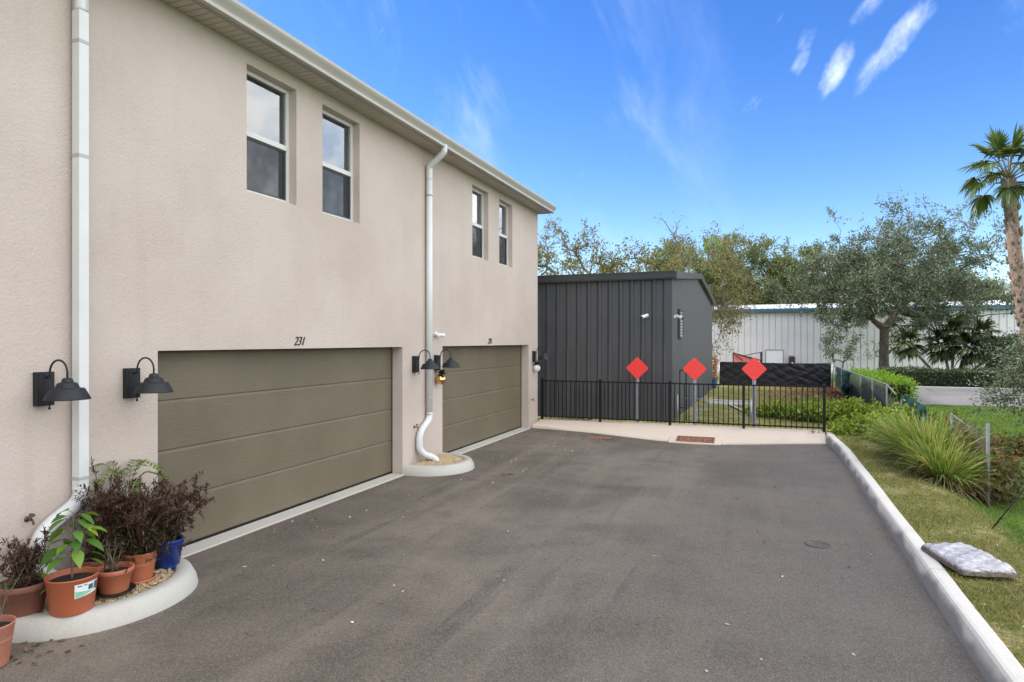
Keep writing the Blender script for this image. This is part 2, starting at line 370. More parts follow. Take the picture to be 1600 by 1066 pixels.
# ------------------------------------------------------------------ mesh helpers
class MB:
    def __init__(s): s.v = []; s.f = []; s.m = []; s.sm = []
    def add(s, vs, fs, mi=0, smooth=False):
        o = len(s.v); s.v += [tuple(p) for p in vs]
        for f in fs: s.f.append([i+o for i in f]); s.m.append(mi); s.sm.append(smooth)
        return s
    def box(s, x0, x1, y0, y1, z0, z1, mi=0):
        return s.add([(x0,y0,z0),(x1,y0,z0),(x1,y1,z0),(x0,y1,z0),(x0,y0,z1),(x1,y0,z1),(x1,y1,z1),(x0,y1,z1)],
                     [(0,3,2,1),(4,5,6,7),(0,1,5,4),(1,2,6,5),(2,3,7,6),(3,0,4,7)], mi)
    def obox(s, c, sx, sy, sz, rot, mi=0):
        vs = []
        for z in (-1, 1):
            for x, y in ((-1,-1),(1,-1),(1,1),(-1,1)):
                vs.append(Vector(c)+rot@Vector((x*sx/2, y*sy/2, z*sz/2)))
        return s.add(vs, [(0,3,2,1),(4,5,6,7),(0,1,5,4),(1,2,6,5),(2,3,7,6),(3,0,4,7)], mi)
    def tube(s, pts, rad, n=8, mi=0, cap=True, smooth=True, flat=1.0, ref=None):
        pts = [Vector(p) for p in pts]; k = len(pts)
        if not hasattr(rad, '__len__'): rad = [rad]*k
        vs = []; up = Vector(ref) if ref else None
        prev = None
        for i, p in enumerate(pts):
            tdir = (pts[min(i+1, k-1)]-pts[max(i-1, 0)]).normalized()
            if prev is None:
                a = up if up is not None else (Vector((0,0,1)) if abs(tdir.z) < .9 else Vector((1,0,0)))
            else: a = prev
            a = (a-tdir*a.dot(tdir)).normalized(); b = tdir.cross(a); prev = a
            for j in range(n):
                th = 2*math.pi*(j+.5)/n
                vs.append(p+a*math.cos(th)*rad[i]+b*math.sin(th)*rad[i]*flat)
        fs = [(i*n+j, i*n+(j+1)%n, (i+1)*n+(j+1)%n, (i+1)*n+j) for i in range(k-1) for j in range(n)]
        s.add(vs, fs, mi, smooth)
        if cap:
            o = len(s.v)-len(vs)
            s.f.append([o+j for j in range(n)][::-1]); s.m.append(mi); s.sm.append(False)
            s.f.append([o+(k-1)*n+j for j in range(n)]); s.m.append(mi); s.sm.append(False)
        return s
    def lathe(s, prof, c=(0,0,0), n=24, mi=0, smooth=True, rot=None, seg=None):
        vs = []
        for r, z in prof:
            for j in range(n):
                th = 2*math.pi*j/n; p = Vector((r*math.cos(th), r*math.sin(th), z))
                if rot is not None: p = rot@p
                vs.append(p+Vector(c))
        k = len(prof)
        return s.add(vs, [(i*n+j, i*n+(j+1)%n, (i+1)*n+(j+1)%n, (i+1)*n+j) for i in range(k-1) for j in range(n)], mi, smooth)
    def sphere(s, c, r, n=16, mi=0, sq=1.):
        prof = [(max(1e-4, r*math.sin(math.pi*i/10)), -r*math.cos(math.pi*i/10)*sq) for i in range(11)]
        return s.lathe(prof, c, n, mi)
    def extrude(s, prof, axis, a0, a1, mi=0, closed=False, smooth=False, steps=1):
        # prof: 2-D points; axis 'x': (y,z), 'y': (x,z)
        vs = []
        for q in range(steps+1):
            a = a0+(a1-a0)*q/steps
            for u, w in prof: vs.append((a, u, w) if axis == 'x' else (u, a, w) if axis == 'y' else (u, w, a))
        k = len(prof); fs = []
        for q in range(steps):
            for i in range(k if closed else k-1):
                j = (i+1)%k; fs.append((q*k+i, q*k+j, (q+1)*k+j, (q+1)*k+i))
        if closed: fs += [tuple(range(k))[::-1], tuple(steps*k+i for i in range(k))]
        return s.add(vs, fs, mi, smooth)
    def build(s, name, mats, parent=None, org=(0,0,0), bevel=0., fix=True):
        me = bpy.data.meshes.new(name)
        o = Vector(org)
        me.from_pydata([(p[0]-o.x, p[1]-o.y, p[2]-o.z) for p in s.v], [], s.f)
        for m in (mats if isinstance(mats, (list, tuple)) else [mats]): me.materials.append(m)
        me.polygons.foreach_set('material_index', s.m); me.polygons.foreach_set('use_smooth', s.sm)
        if fix:
            import bmesh
            bm = bmesh.new(); bm.from_mesh(me); bmesh.ops.recalc_face_normals(bm, faces=bm.faces); bm.to_mesh(me); bm.free()
        me.update()
        ob = bpy.data.objects.new(name, me); COL.objects.link(ob)
        if parent is not None: ob.parent = parent
        else: ob.location = o
        if bevel:
            bv = ob.modifiers.new('bevel', 'BEVEL'); bv.width = bevel; bv.segments = 2; bv.limit_method = 'ANGLE'; bv.angle_limit = R(40)
        return ob
def np_mesh(name, V, F, mat, parent=None, org=(0,0,0), smooth=False):
    V = np.asarray(V, dtype=np.float32)-np.asarray(org, dtype=np.float32); F = np.asarray(F, dtype=np.int32)
    me = bpy.data.meshes.new(name)
    me.vertices.add(len(V)); me.vertices.foreach_set('co', V.ravel())
    n, k = F.shape
    me.loops.add(n*k); me.loops.foreach_set('vertex_index', F.ravel())
    me.polygons.add(n); me.polygons.foreach_set('loop_start', np.arange(0, n*k, k, dtype=np.int32))
    me.polygons.foreach_set('use_smooth', np.full(n, smooth))
    me.update(calc_edges=True); me.materials.append(mat)
    ob = bpy.data.objects.new(name, me); COL.objects.link(ob)
    if parent is not None: ob.parent = parent
    else: ob.location = org
    return ob
def tag(o, label=None, cat=None, group=None, kind=None):
    if label: o['label'] = label
    if cat: o['category'] = cat
    if group: o['group'] = group
    if kind: o['kind'] = kind
    return o
def thing(name, loc, label, cat, group=None):
    o = bpy.data.objects.new(name, None); COL.objects.link(o); o.location = loc; o.empty_display_size = .1
    return tag(o, label, cat, group)
def copy_tree(o, parent=None):
    c = o.copy(); COL.objects.link(c)
    if parent is not None: c.parent = parent
    for ch in list(o.children): copy_tree(ch, c)
    return c
def struct(o): o['kind'] = 'structure'; return o

def unit(a): return a/np.maximum(np.linalg.norm(a, axis=1, keepdims=True), 1e-9)
def leaf_cards(P, D, L, W, rng, bend=.25):
    """flat rhombic leaves, folded slightly along the midrib: base, left, tip, right"""
    n = len(P); D = unit(D)
    r = rng.normal(size=(n, 3)); S = unit(np.cross(D, r)); N = np.cross(S, D)
    L = np.asarray(L).reshape(-1, 1)*np.ones((n, 1)); W = np.asarray(W).reshape(-1, 1)*np.ones((n, 1))
    mid = P+D*L*.45
    V = np.stack([P, mid+S*W*.5+N*W*bend, P+D*L, mid-S*W*.5+N*W*bend], 1).reshape(-1, 3)
    F = np.arange(n*4).reshape(-1, 4)
    return V, F
def long_leaves(P, D, L, W, rng, droop=.4, seg=3, width=(.5, 1., .75, .05)):
    """curved leaves or grass blades of several quads"""
    n = len(P); D = unit(D); L = np.asarray(L).reshape(-1, 1)*np.ones((n, 1)); W = np.asarray(W).reshape(-1, 1)*np.ones((n, 1))
    S = unit(np.cross(D, np.array([[0, 0, 1.]])+rng.normal(size=(n, 3))*.25))
    pts = [P]; d = D.copy(); p = P.copy()
    dr = np.asarray(droop).reshape(-1, 1)*np.ones((n, 1))
    for i in range(seg):
        p = p+d*L/seg; pts.append(p); d = d.copy(); d[:, 2:3] -= dr/seg*1.6; d = unit(d)
    V = []
    for i, q in enumerate(pts):
        w = np.interp(i/seg, np.linspace(0, 1, len(width)), width)
        V += [q-S*W*w*.5, q+S*W*w*.5]
    V = np.stack(V, 1).reshape(-1, 3); k = 2*(seg+1)
    base = (np.arange(n)*k)[:, None]
    F = np.concatenate([base+np.array([[2*i, 2*i+1, 2*i+3, 2*i+2]]) for i in range(seg)], 0)
    return V, F
def join_np(parts):
    Vs, Fs, o = [], [], 0
    for V, F in parts: Vs.append(V); Fs.append(F+o); o += len(V)
    return np.concatenate(Vs), np.concatenate(Fs)

# ------------------------------------------------------------------ terrain
def sm(x, a, b): t = np.clip((np.asarray(x, float)-a)/(b-a), 0, 1); return t*t*(3-2*t)
def gz(x, y):
    x = np.asarray(x, float); y = np.asarray(y, float)
    crest = 2.35
    low = -.30*(1-sm(y, 13, 27))
    east = .12+(low-.12)*sm(x, crest-.15, crest+1.1)
    back = .10-.10*sm(y, 18, 30)
    z = np.where(y > 17.25, back+(low-back)*sm(x, 1.6, 3.3), east)
    drive = (x < 1.5) & (y < 17.25)
    z = np.where(drive, -.45, z)
    z = z-.25*sm(y, 40, 56)
    return z
def make_ground():
    xs = np.unique(np.concatenate([np.linspace(-420, -30, 9), np.arange(-30, -7, 3), np.arange(-7, 1.3, .6), [1.45, 1.5], np.arange(1.6, 9, .2), np.arange(9, 30, 2), np.linspace(30, 420, 9)]))
    ys = np.unique(np.concatenate([np.linspace(-300, -10, 6), np.arange(-8, 17, .6), [17.24, 17.3], np.arange(17.6, 30, .4), np.arange(30, 64, 2), np.linspace(64, 800, 9)]))
    X, Y = np.meshgrid(xs, ys); Z = gz(X, Y)
    rng = np.random.default_rng(3)
    Z = Z+rng.normal(size=Z.shape)*.008*((X > 1.6) | (Y > 17.6))
    V = np.stack([X, Y, Z], -1).reshape(-1, 3); nx = len(xs)
    i = np.arange(len(ys)-1)[:, None]*nx+np.arange(nx-1)[None]
    i = i.ravel(); F = np.stack([i, i+1, i+1+nx, i+nx], 1)
    struct(np_mesh('ground', V, F, M['ground'], smooth=True))
make_ground()
def az(x, y): return -.19*np.exp(-((np.asarray(x)+1.6)/2.3)**2-((np.asarray(y)-16.5)/2.2)**2)
def make_drive():
    xs = np.arange(-6.1, 1.6, .25); ys = np.unique(np.concatenate([np.arange(-8, 10, .5), np.arange(10, 16.75, .25)]))
    xs[-1] = 1.46
    X, Y = np.meshgrid(xs, ys); Z = az(X, Y)
    V = np.stack([X, Y, Z], -1).reshape(-1, 3); nx = len(xs)
    i = (np.arange(len(ys)-1)[:, None]*nx+np.arange(nx-1)[None]).ravel()
    struct(np_mesh('driveway', V, np.stack([i, i+1, i+1+nx, i+nx], 1), M['asphalt'], smooth=True))
make_drive()
# right-hand kerb
b = MB()
prof = [(1.385, -.3), (1.395, .0), (1.405, .03), (1.445, .128), (1.463, .147), (1.49, .152), (1.575, .15), (1.6, .13), (1.6, -.3)]
ys = [-8]; 
while ys[-1] < 17.2: ys.append(min(17.2, ys[-1]+3.05))
for y0, y1 in zip(ys[:-1], ys[1:]): b.extrude(prof, 'y', y0, y1-.01, closed=True, steps=6)
b.v = [(x-.095*float(sm(y, 14.0, 17.2)), y, z+.006*math.sin(y*1.9+x*3)*(z > .1)) for x, y, z in b.v]
struct(b.build('kerb', M['kerb']))
# concrete apron along the back fence, dished down to the drain
def make_apron():
    xs = np.linspace(-5.79, 1.325, 60); b = MB(); rows = []
    for x in xs:
        yf = 16.62
        a = float(az(x, yf)); lip = .02+.07*float(sm(-x, 4.7, 5.6))
        rows.append([(x, yf-.03, a-.2), (x, yf, a+.012), (x, yf+.02, a+lip), (x, yf+.3, a*.45+.05+lip*.3), (x, yf+.55, .125+a*.1), (x, 16.62+.78, .15), (x, 17.46, .15), (x, 17.47, -.2)])
    k = len(rows[0]); vs = [p for r in rows for p in r]
    fs = [(i*k+j, i*k+j+1, (i+1)*k+j+1, (i+1)*k+j) for i in range(len(rows)-1) for j in range(k-1)]
    b.add(vs, fs, 0, True)
    struct(b.build('concrete_apron', M['apron']))
    # pad of the storm drain, tilted with the dished apron
    zp = float(az(-1.6, 16.45)); b = MB()
    b.extrude([(16.40, zp-.15), (16.40, zp+.03), (17.0, zp+.03+.6*PT), (17.0, zp-.15)], 'x', -2.2, -.98, closed=True); struct(b.build('drain_pad', M['apron'], bevel=.01))
    return zp+.03
PT = .22
zpad = make_apron()
def make_grate(x0, x1, y0, y1, z, label, n, tilt=0.):
    t = thing('drain_grate', ((x0+x1)/2, (y0+y1)/2, z), label, 'drain grate'); o = t.location
    b = MB(); b.box(x0, x1, y0, y1, z+.001, z+.004); b.build('drain_opening', M['hole'], t, o)
    b = MB(); w = .03
    b.box(x0-w, x1+w, y0-w, y0, z, z+.016); b.box(x0-w, x1+w, y1, y1+w, z, z+.016); b.box(x0-w, x0, y0, y1, z, z+.016); b.box(x1, x1+w, y0, y1, z, z+.016)
    b.build('frame', M['rust'], t, o)
    b = MB()
    for i in range(1, n):
        x = x0+(x1-x0)*i/n; b.box(x-.017, x+.017, y0, y1, z+.004, z+.014)
    b.box(x0, x1, (y0+y1)/2-.015, (y0+y1)/2+.015, z+.0045, z+.0155)
    b.build('bars', M['rust'], t, o)
    t.rotation_euler.x = tilt
make_grate(-2.0, -1.16, 16.48, 16.78, zpad+.23*PT+.003, 'rusty rectangular drain grate in the concrete apron below the middle red sign', 13, math.atan(PT))
make_grate(-4.05, -3.52, 15.62, 15.84, float(az(-3.75, 15.7))+.002, 'small rusty slotted drain grate flush in the asphalt near the shed', 9)
for (x, y, r, lab) in ((.56, 8.19, .14, 'round rusty cover sunk in open asphalt near the right kerb'), (-4.13, 10.56, .11, 'small round rusty cover in asphalt beside the gravel island by the middle downpipe')):
    z = float(az(x, y)); b = MB()
    b.lathe([(r, z+.001), (r, z+.006), (r*.86, z+.008), (r*.84, z+.004), (.001, z+.006)], (x, y, 0), 28)
    tag(b.build('valve_cover', M['rust_dark'], org=(x, y, z)), lab, 'cover')

# ------------------------------------------------------------------ townhouse
WX = -5.8
WINS = [(6.24, 7.14), (7.69, 8.60), (12.77, 13.64), (14.29, 15.15)]
GAR = [(5.0, 9.88), (11.38, 16.34)]
WZ = (4.10, 5.63)
house = thing('townhouse', (-5.8, 5.5, 0), 'two-storey beige stucco townhouse with two olive garage doors and four upper windows', 'house')
HO = house.location
def make_house():
    ycuts = sorted({-8., 17.08, *[q for w in WINS+GAR for q in w]}); zcuts = [-.3, 2.2, WZ[0], WZ[1], 5.8]
    b = MB(); vid = {}
    holes = [(a, c, WZ[0], WZ[1]) for a, c in WINS]+[(a, c, -.3, 2.2) for a, c in GAR]
    def inside(y, z): return any(h[0] < y < h[1] and h[2] < z < h[3] for h in holes)
    for y0, y1 in zip(ycuts[:-1], ycuts[1:]):
        for z0, z1 in zip(zcuts[:-1], zcuts[1:]):
            if not inside((y0+y1)/2, (z0+z1)/2):
                b.add([(WX, y0, z0), (WX, y1, z0), (WX, y1, z1), (WX, y0, z1)], [(0, 1, 2, 3)])
    for y0, y1, z0, z1 in holes:
        xd = WX-.3
        b.add([(WX, y0, z0), (xd, y0, z0), (xd, y0, z1), (WX, y0, z1)], [(0, 1, 2, 3)])
        b.add([(WX, y1, z0), (WX, y1, z1), (xd, y1, z1), (xd, y1, z0)], [(0, 1, 2, 3)])
        b.add([(WX, y0, z1), (xd, y0, z1), (xd, y1, z1), (WX, y1, z1)], [(0, 1, 2, 3)])
        if z0 > 0:
            b.add([(WX, y0, z0), (WX, y1, z0), (xd, y1, z0+.0), (xd, y0, z0)], [(0, 1, 2, 3)])
    # other walls of the block
    b.add([(WX, 17.08, -.3), (-17, 17.08, -.3), (-17, 17.08, 5.8), (WX, 17.08, 5.8)], [(0, 1, 2, 3)])
    b.add([(-17, 17.08, -.3), (-17, -8, -.3), (-17, -8, 5.8), (-17, 17.08, 5.8)], [(0, 1, 2, 3)])
    b.add([(WX, -8, -.3), (-17, -8, -.3), (-17, -8, 5.8), (WX, -8, 5.8)], [(0, 1, 2, 3)])
    b.build('wall', M['stucco'], house, HO, fix=False)
    # roof
    e = 5.99; x0, x1, y0, y1 = -17.4, -5.47, -8.4, 17.3; zr = 7.7; xm = (x0+x1)/2; hw = (x1-x0)/2
    b = MB()
    A = [(x0, y0, e), (x1, y0, e), (x1, y1, e), (x0, y1, e), (xm, y0+hw, zr), (xm, y1-hw, zr)]
    b.add(A, [(0, 1, 4), (1, 2, 5, 4), (2, 3, 5), (3, 0, 4, 5)])
    roof = b.build('roof', M['shingle'], house, HO)
    # fascia, soffit, gutter
    b = MB(); b.box(-5.497, -5.47, y0, y1, 5.805, 5.985); b.box(-17.4, -5.497, y1-.03, y1, 5.805, 5.985); b.build('fascia', M['gutter'], house, HO)
    b = MB(); y = y0; pts = []
    while y < y1-.04: pts += [(y, 5.80), (y+.086, 5.80), (y+.09, 5.812), (y+.098, 5.812)]; y += .1016
    vs = [(x, q[0], q[1]) for q in pts for x in (WX-.02, -5.5)]
    b.add(vs, [(2*i, 2*i+1, 2*i+3, 2*i+2) for i in range(len(pts)-1)])
    b.box(-17, WX, 17.081, y1-.035, 5.8, 5.81)
    b.build('soffit', M['soffit'], house, HO, fix=False)
    b = MB()
    gp = [(-5.465, 5.99), (-5.465, 5.815), (-5.455, 5.805), (-5.395, 5.803), (-5.388, 5.808), (-5.386, 5.838), (-5.396, 5.846), (-5.392, 5.858), (-5.375, 5.885), (-5.345, 5.925), (-5.332, 5.95), (-5.328, 5.985), (-5.342, 5.992), (-5.355, 5.985), (-5.36, 5.975), (-5.44, 5.86)]
    b.extrude(gp, 'y', y0, y1+.02, closed=True, smooth=False); b.build('gutter', M['gutter'], house, HO)
    # windows
    for y0_, y1_ in WINS:
        xf = WX-.115; fr = MB(); f = .054; zm = (WZ[0]+WZ[1])/2-.02
        z0, z1 = WZ
        fr.box(xf-.08, xf, y0_, y0_+f, z0, z1); fr.box(xf-.08, xf, y1_-f, y1_, z0, z1)
        fr.box(xf-.08, xf-.001, y0_+f, y1_-f, z0, z0+f); fr.box(xf-.08, xf-.001, y0_+f, y1_-f, z1-f, z1)
        fr.box(xf-.06, xf+.006, y0_+f, y1_-f, zm-.034, zm+.034)
        w = fr.build('window', M['white'], house, HO, bevel=.004)
        p = MB(); p.box(xf-.032, xf-.026, y0_+f, y1_-f, zm+.03, z1-f); p.build('pane', M['glass'], w, HO)
        p = MB(); p.box(xf-.040, xf-.034, y0_+f, y1_-f, z0+f, zm-.03); p.build('pane', M['glass'], w, HO)
        s = MB(); q = .022; sx = xf-.016
        s.box(sx-.012, sx, y0_+f, y0_+f+q, z0+f, zm-.034); s.box(sx-.012, sx, y1_-f-q, y1_-f, z0+f, zm-.034)
        s.box(sx-.012, sx, y0_+f+q, y1_-f-q, z0+f, z0+f+q); s.box(sx-.012, sx, y0_+f+q, y1_-f-q, zm-.034-q, zm-.034)
        s.build('screen_frame', M['screen_frame'], w, HO)
        s = MB(); s.add([(sx-.006, y0_+f+q, z0+f+q), (sx-.006, y1_-f-q, z0+f+q), (sx-.006, y1_-f-q, zm-.034-q), (sx-.006, y0_+f+q, zm-.034-q)], [(0, 1, 2, 3)])
        s.build('insect_screen', M['screen'], w, HO)
        bl = MB(); z = z0+.03
        rot = Matrix.Rotation(R(38), 3, 'Y')
        while z < z1-.03: bl.obox((xf-.16, (y0_+y1_)/2, z), .046, y1_-y0_-.06, .003, rot); z += .041
        bl.build('blind', M['blind'], w, HO)
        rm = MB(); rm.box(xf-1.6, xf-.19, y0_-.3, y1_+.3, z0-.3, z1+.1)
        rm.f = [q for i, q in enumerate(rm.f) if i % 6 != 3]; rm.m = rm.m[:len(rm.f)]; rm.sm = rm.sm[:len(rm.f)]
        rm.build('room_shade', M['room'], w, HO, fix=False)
    # garage doors
    for y0_, y1_ in GAR:
        d = MB(); n = 4; z0 = .045; h = (2.2-z0)/n; xd = WX-.215
        prof = []
        for i in range(n):
            a = z0+i*h
            prof += [(xd-.012, a), (xd-.002, a+.005), (xd, a+.014), (xd, a+h-.034), (xd-.004, a+h-.018), (xd-.009, a+h-.007), (xd-.013, a+h-.002)]
        d.extrude(prof, 'y', y0_+.008, y1_-.008)
        dr = d.build('garage_door', M['garage'], house, HO, fix=False)
        s = MB(); s.box(xd-.03, xd+.004, y0_, y1_, .02, .05)
        s.build('bottom_seal', M['black'], dr, HO)
        s = MB(); s.box(xd-.06, xd-.045, y0_, y1_, 0, 2.2); s.box(xd-.01, xd+.02, y1_-.006, y1_+.01, .02, 2.2); s.build('weather_strip', M['screen_frame'], dr, HO)
    # house numbers
    for body, y, z, sz in (('231', 7.075, 2.245, .165), ('235', 13.60, 2.245, .165)):
        cu = bpy.data.curves.new('t', 'FONT'); cu.body = body; cu.size = sz; cu.shear = .38; cu.extrude = .005; cu.space_character = .86; cu.offset = -.001
        ob = bpy.data.objects.new('t', cu); COL.objects.link(ob)
        dg = bpy.context.evaluated_depsgraph_get(); dg.update()
        me = bpy.data.meshes.new_from_object(ob.evaluated_get(dg)); bpy.data.objects.remove(ob)
        me.materials.clear(); me.materials.append(M['number'])
        nb = bpy.data.objects.new('house_number', me); COL.objects.link(nb); nb.parent = house
        nb.location = Vector((WX+.006, y, z))-HO; nb.rotation_euler = (R(90), 0, R(90))
        nb['label'] = 'black slanted numerals '+body+' above the garage door'
make_house()
b = MB()
for y0_, y1_ in GAR: b.box(-6.3, -5.755, y0_+.002, y1_-.002, -.2, .02)
struct(b.build('garage_threshold', M['sill'], bevel=.008))

def smooth_path(pts, n=8):
    pts = [Vector(p) for p in pts]; out = []
    P = [pts[0]]+pts+[pts[-1]]
    for i in range(1, len(P)-2):
        for k in range(n):
            t = k/n; a, b_, c, d = P[i-1], P[i], P[i+1], P[i+2]
            out.append(.5*((2*b_)+(c-a)*t+(2*a-5*b_+4*c-d)*t*t+(3*b_-a-3*c+d)*t**3))
    out.append(pts[-1]); return out
def downpipe(y, r, joints, n, label):
    x = WX+r+.012
    t = thing('downpipe', (x, y, 0), label, 'downpipe', 'white downpipes on the stucco wall'); o = t.location
    b = MB()
    b.tube([(x, y, .95), (x, y, 5.28)], r, n, smooth=n > 6, ref=(1, 0, 0))
    b.build('pipe', M['pipe'], t, o)
    b = MB(); b.tube(smooth_path([(x, y, 5.25), (x, y, 5.42), (x+.02, y, 5.5), (-5.46, y, 5.70), (-5.43, y, 5.76), (-5.43, y, 5.85)], 5), r*1.01, n, ref=(1, 0, 0))
    b.build('top_elbow', M['pipe'], t, o)
    b = MB(); b.tube(smooth_path([(x, y, 1.0), (x, y, .92), (x, y-.06, .84), (x, y-.28, .71), (x, y-.36, .60), (x, y-.37, .48), (x+.005, y-.36, .38), (x+.06, y-.28, .27), (x+.13, y-.15, .21), (x+.18, y-.09, .15), (x+.19, y-.08, .08)], 5), r*1.04, n if n > 6 else 8, ref=(1, 0, 0))
    b.build('bottom_elbow', M['pipe'], t, o)
    for z in joints:
        b = MB(); b.tube([(x, y, z), (x, y, z+.03)], r*1.07, n, ref=(1, 0, 0), smooth=n > 6); b.build('pipe_joint', M['pipe_joint'], t, o)
downpipe(4.13, .064, (1.06, 3.94, 4.96), 4, 'white square downpipe nearest the front, ending behind the potted plants')
downpipe(10.72, .058, (1.24, 4.95), 14, 'round white downpipe between the two garage doors, curving onto a gravel island')

# ------------------------------------------------------------------ wall lamps
def make_lamp():
    t = thing('wall_lamp', (WX, 0, 0), 'x', 'wall lamp', 'black gooseneck lamps on the stucco wall')
    b = MB(); b.box(.0, .055, -.075, .075, 1.745, 2.035); b.box(.055, .062, -.06, .06, 1.76, 2.02); b.build('back_plate', M['lamp'], t, bevel=.004)
    b = MB()
    pts = [(.06, 0, 1.99), (.1, 0, 1.985), (.104, 0, 2.01)]+[(.212-.108*math.cos(a), 0, 2.03+.108*math.sin(a)) for a in np.linspace(0, math.pi, 15)]+[(.32, 0, 1.97)]
    b.tube(pts, .0085, 8); b.tube([(.1, 0, 1.99), (.1, 0, 1.72)], .006, 6); b.sphere((.1, 0, 1.725), .011, 8); b.build('gooseneck_arm', M['lamp'], t)
    b = MB()
    pr = [(.001, 1.99), (.03, 1.988), (.04, 1.975), (.046, 1.955), (.05, 1.953), (.072, 1.945), (.082, 1.925), (.09, 1.908), (.094, 1.905), (.122, 1.902), (.128, 1.897), (.17, 1.815), (.171, 1.808), (.166, 1.81), (.12, 1.892), (.06, 1.90), (.001, 1.90)]
    b.lathe(pr, (.32, 0, 0), 40); b.build('lamp_shade', M['lamp'], t)
    b = MB(); b.sphere((.32, 0, 1.865), .035, 12); b.build('bulb', M['whiteball'], t)
    return t
lamp0 = make_lamp()
LAMPS = [(3.84, 'black gooseneck wall lamp left of the front square downpipe'), (4.68, 'black gooseneck wall lamp beside the nearest garage door, right of the square downpipe'),
         (10.28, 'black gooseneck wall lamp right of the first garage door, its shade over the round downpipe'), (11.1, 'black gooseneck wall lamp with the gold ball hanging below it'), (16.7, 'black gooseneck wall lamp at the far house corner, white ball hanging below')]
for i, (y, lab) in enumerate(LAMPS):
    o = lamp0 if i == 0 else copy_tree(lamp0)
    o.location = (WX, y, 0); o['label'] = lab
def ornament(y, z, mat, label, x=WX+.1):
    t = thing('hanging_ornament', (x, y, z), label, 'ornament'); o = t.location
    b = MB(); b.sphere((x, y, z), .098, 28); b.build('ball', mat, t, o)
    b = MB(); b.tube([(x, y, z+.09), (x, y, 1.735)], .004, 5); b.build('cord', M['black'], t, o)
    rng = np.random.default_rng(int(y)); P = np.array([[x, y, z+.12]])+rng.normal(size=(60, 3))*.018; D = rng.normal(size=(60, 3))+[0, 0, .1]
    V, F = leaf_cards(P, D, .09, .025, rng); np_mesh('greenery', V, F, M['olive_leaf'], t, o)
    b = MB()
    for s in (-1, 1):
        for k in (-1, 1): b.tube(smooth_path([(x+.01, y, z+.12), (x+.02, y+s*.03, z+.12+k*.03), (x+.02, y+s*.06, z+.12+k*.02)], 4), [.004]+[.013]*7+[.003], 5, flat=.4)
    b.build('bow', M['black'], t, o)
ornament(11.12, 1.575, M['gold'], 'shiny gold ball hung with dark greenery below a wall lamp')
ornament(16.72, 1.575, M['whiteball'], 'white ball hung with a dark bow below the farthest wall lamp')
def tap(y, z, label):
    t = thing('wall_tap', (WX, y, z), label, 'tap', 'garden taps on the stucco wall'); o = t.location
    b = MB(); rx = Matrix.Rotation(R(90), 3, 'Y')
    b.lathe([(.001, .012), (.032, .012), (.034, 0)], (WX, y, z), 16, rot=rx); b.tube([(WX, y, z), (WX+.07, y, z)], .013, 10); b.tube(smooth_path([(WX+.06, y, z), (WX+.1, y, z-.01), (WX+.12, y, z-.055)], 5), .014, 10); b.build('spout', M['brass'], t, o)
    t.scale = (.72, .72, .72)
    b = MB(); b.tube([(WX+.075, y, z), (WX+.085, y, z+.05)], .007, 8); b.lathe([(.001, .01), (.03, .008), (.034, 0), (.03, -.008), (.001, -.006)], (WX+.088, y, z+.055), 14, rot=Matrix.Rotation(R(20), 3, 'Y')); b.build('handle', M['brass'], t, o)
tap(3.72, .80, 'brass garden tap on the wall above the leftmost pots')
tap(10.28, .78, 'brass garden tap on the wall left of the round downpipe')
tap(16.56, .74, 'brass garden tap on the wall below the white hanging ball')
t = thing('security_light', (WX, 11.1, 2.42), 'small white twin-headed security light on stucco above the gold ball', 'security light'); o = t.location
b = MB(); b.lathe([(.001, .03), (.045, .028), (.05, 0)], (WX, 11.1, 2.42), 18, rot=Matrix.Rotation(R(90), 3, 'Y')); b.build('base', M['camwhite'], t, o)
for s in (-1, 1):
    b = MB(); b.tube([(WX+.03, 11.1+s*.02, 2.42), (WX+.06, 11.1+s*.07, 2.415), (WX+.12, 11.1+s*.1, 2.405)], [.014, .03, .042], 14); b.sphere((WX+.115, 11.1+s*.098, 2.406), .036, 12); b.build('lamp_head', M['camwhite'], t, o)

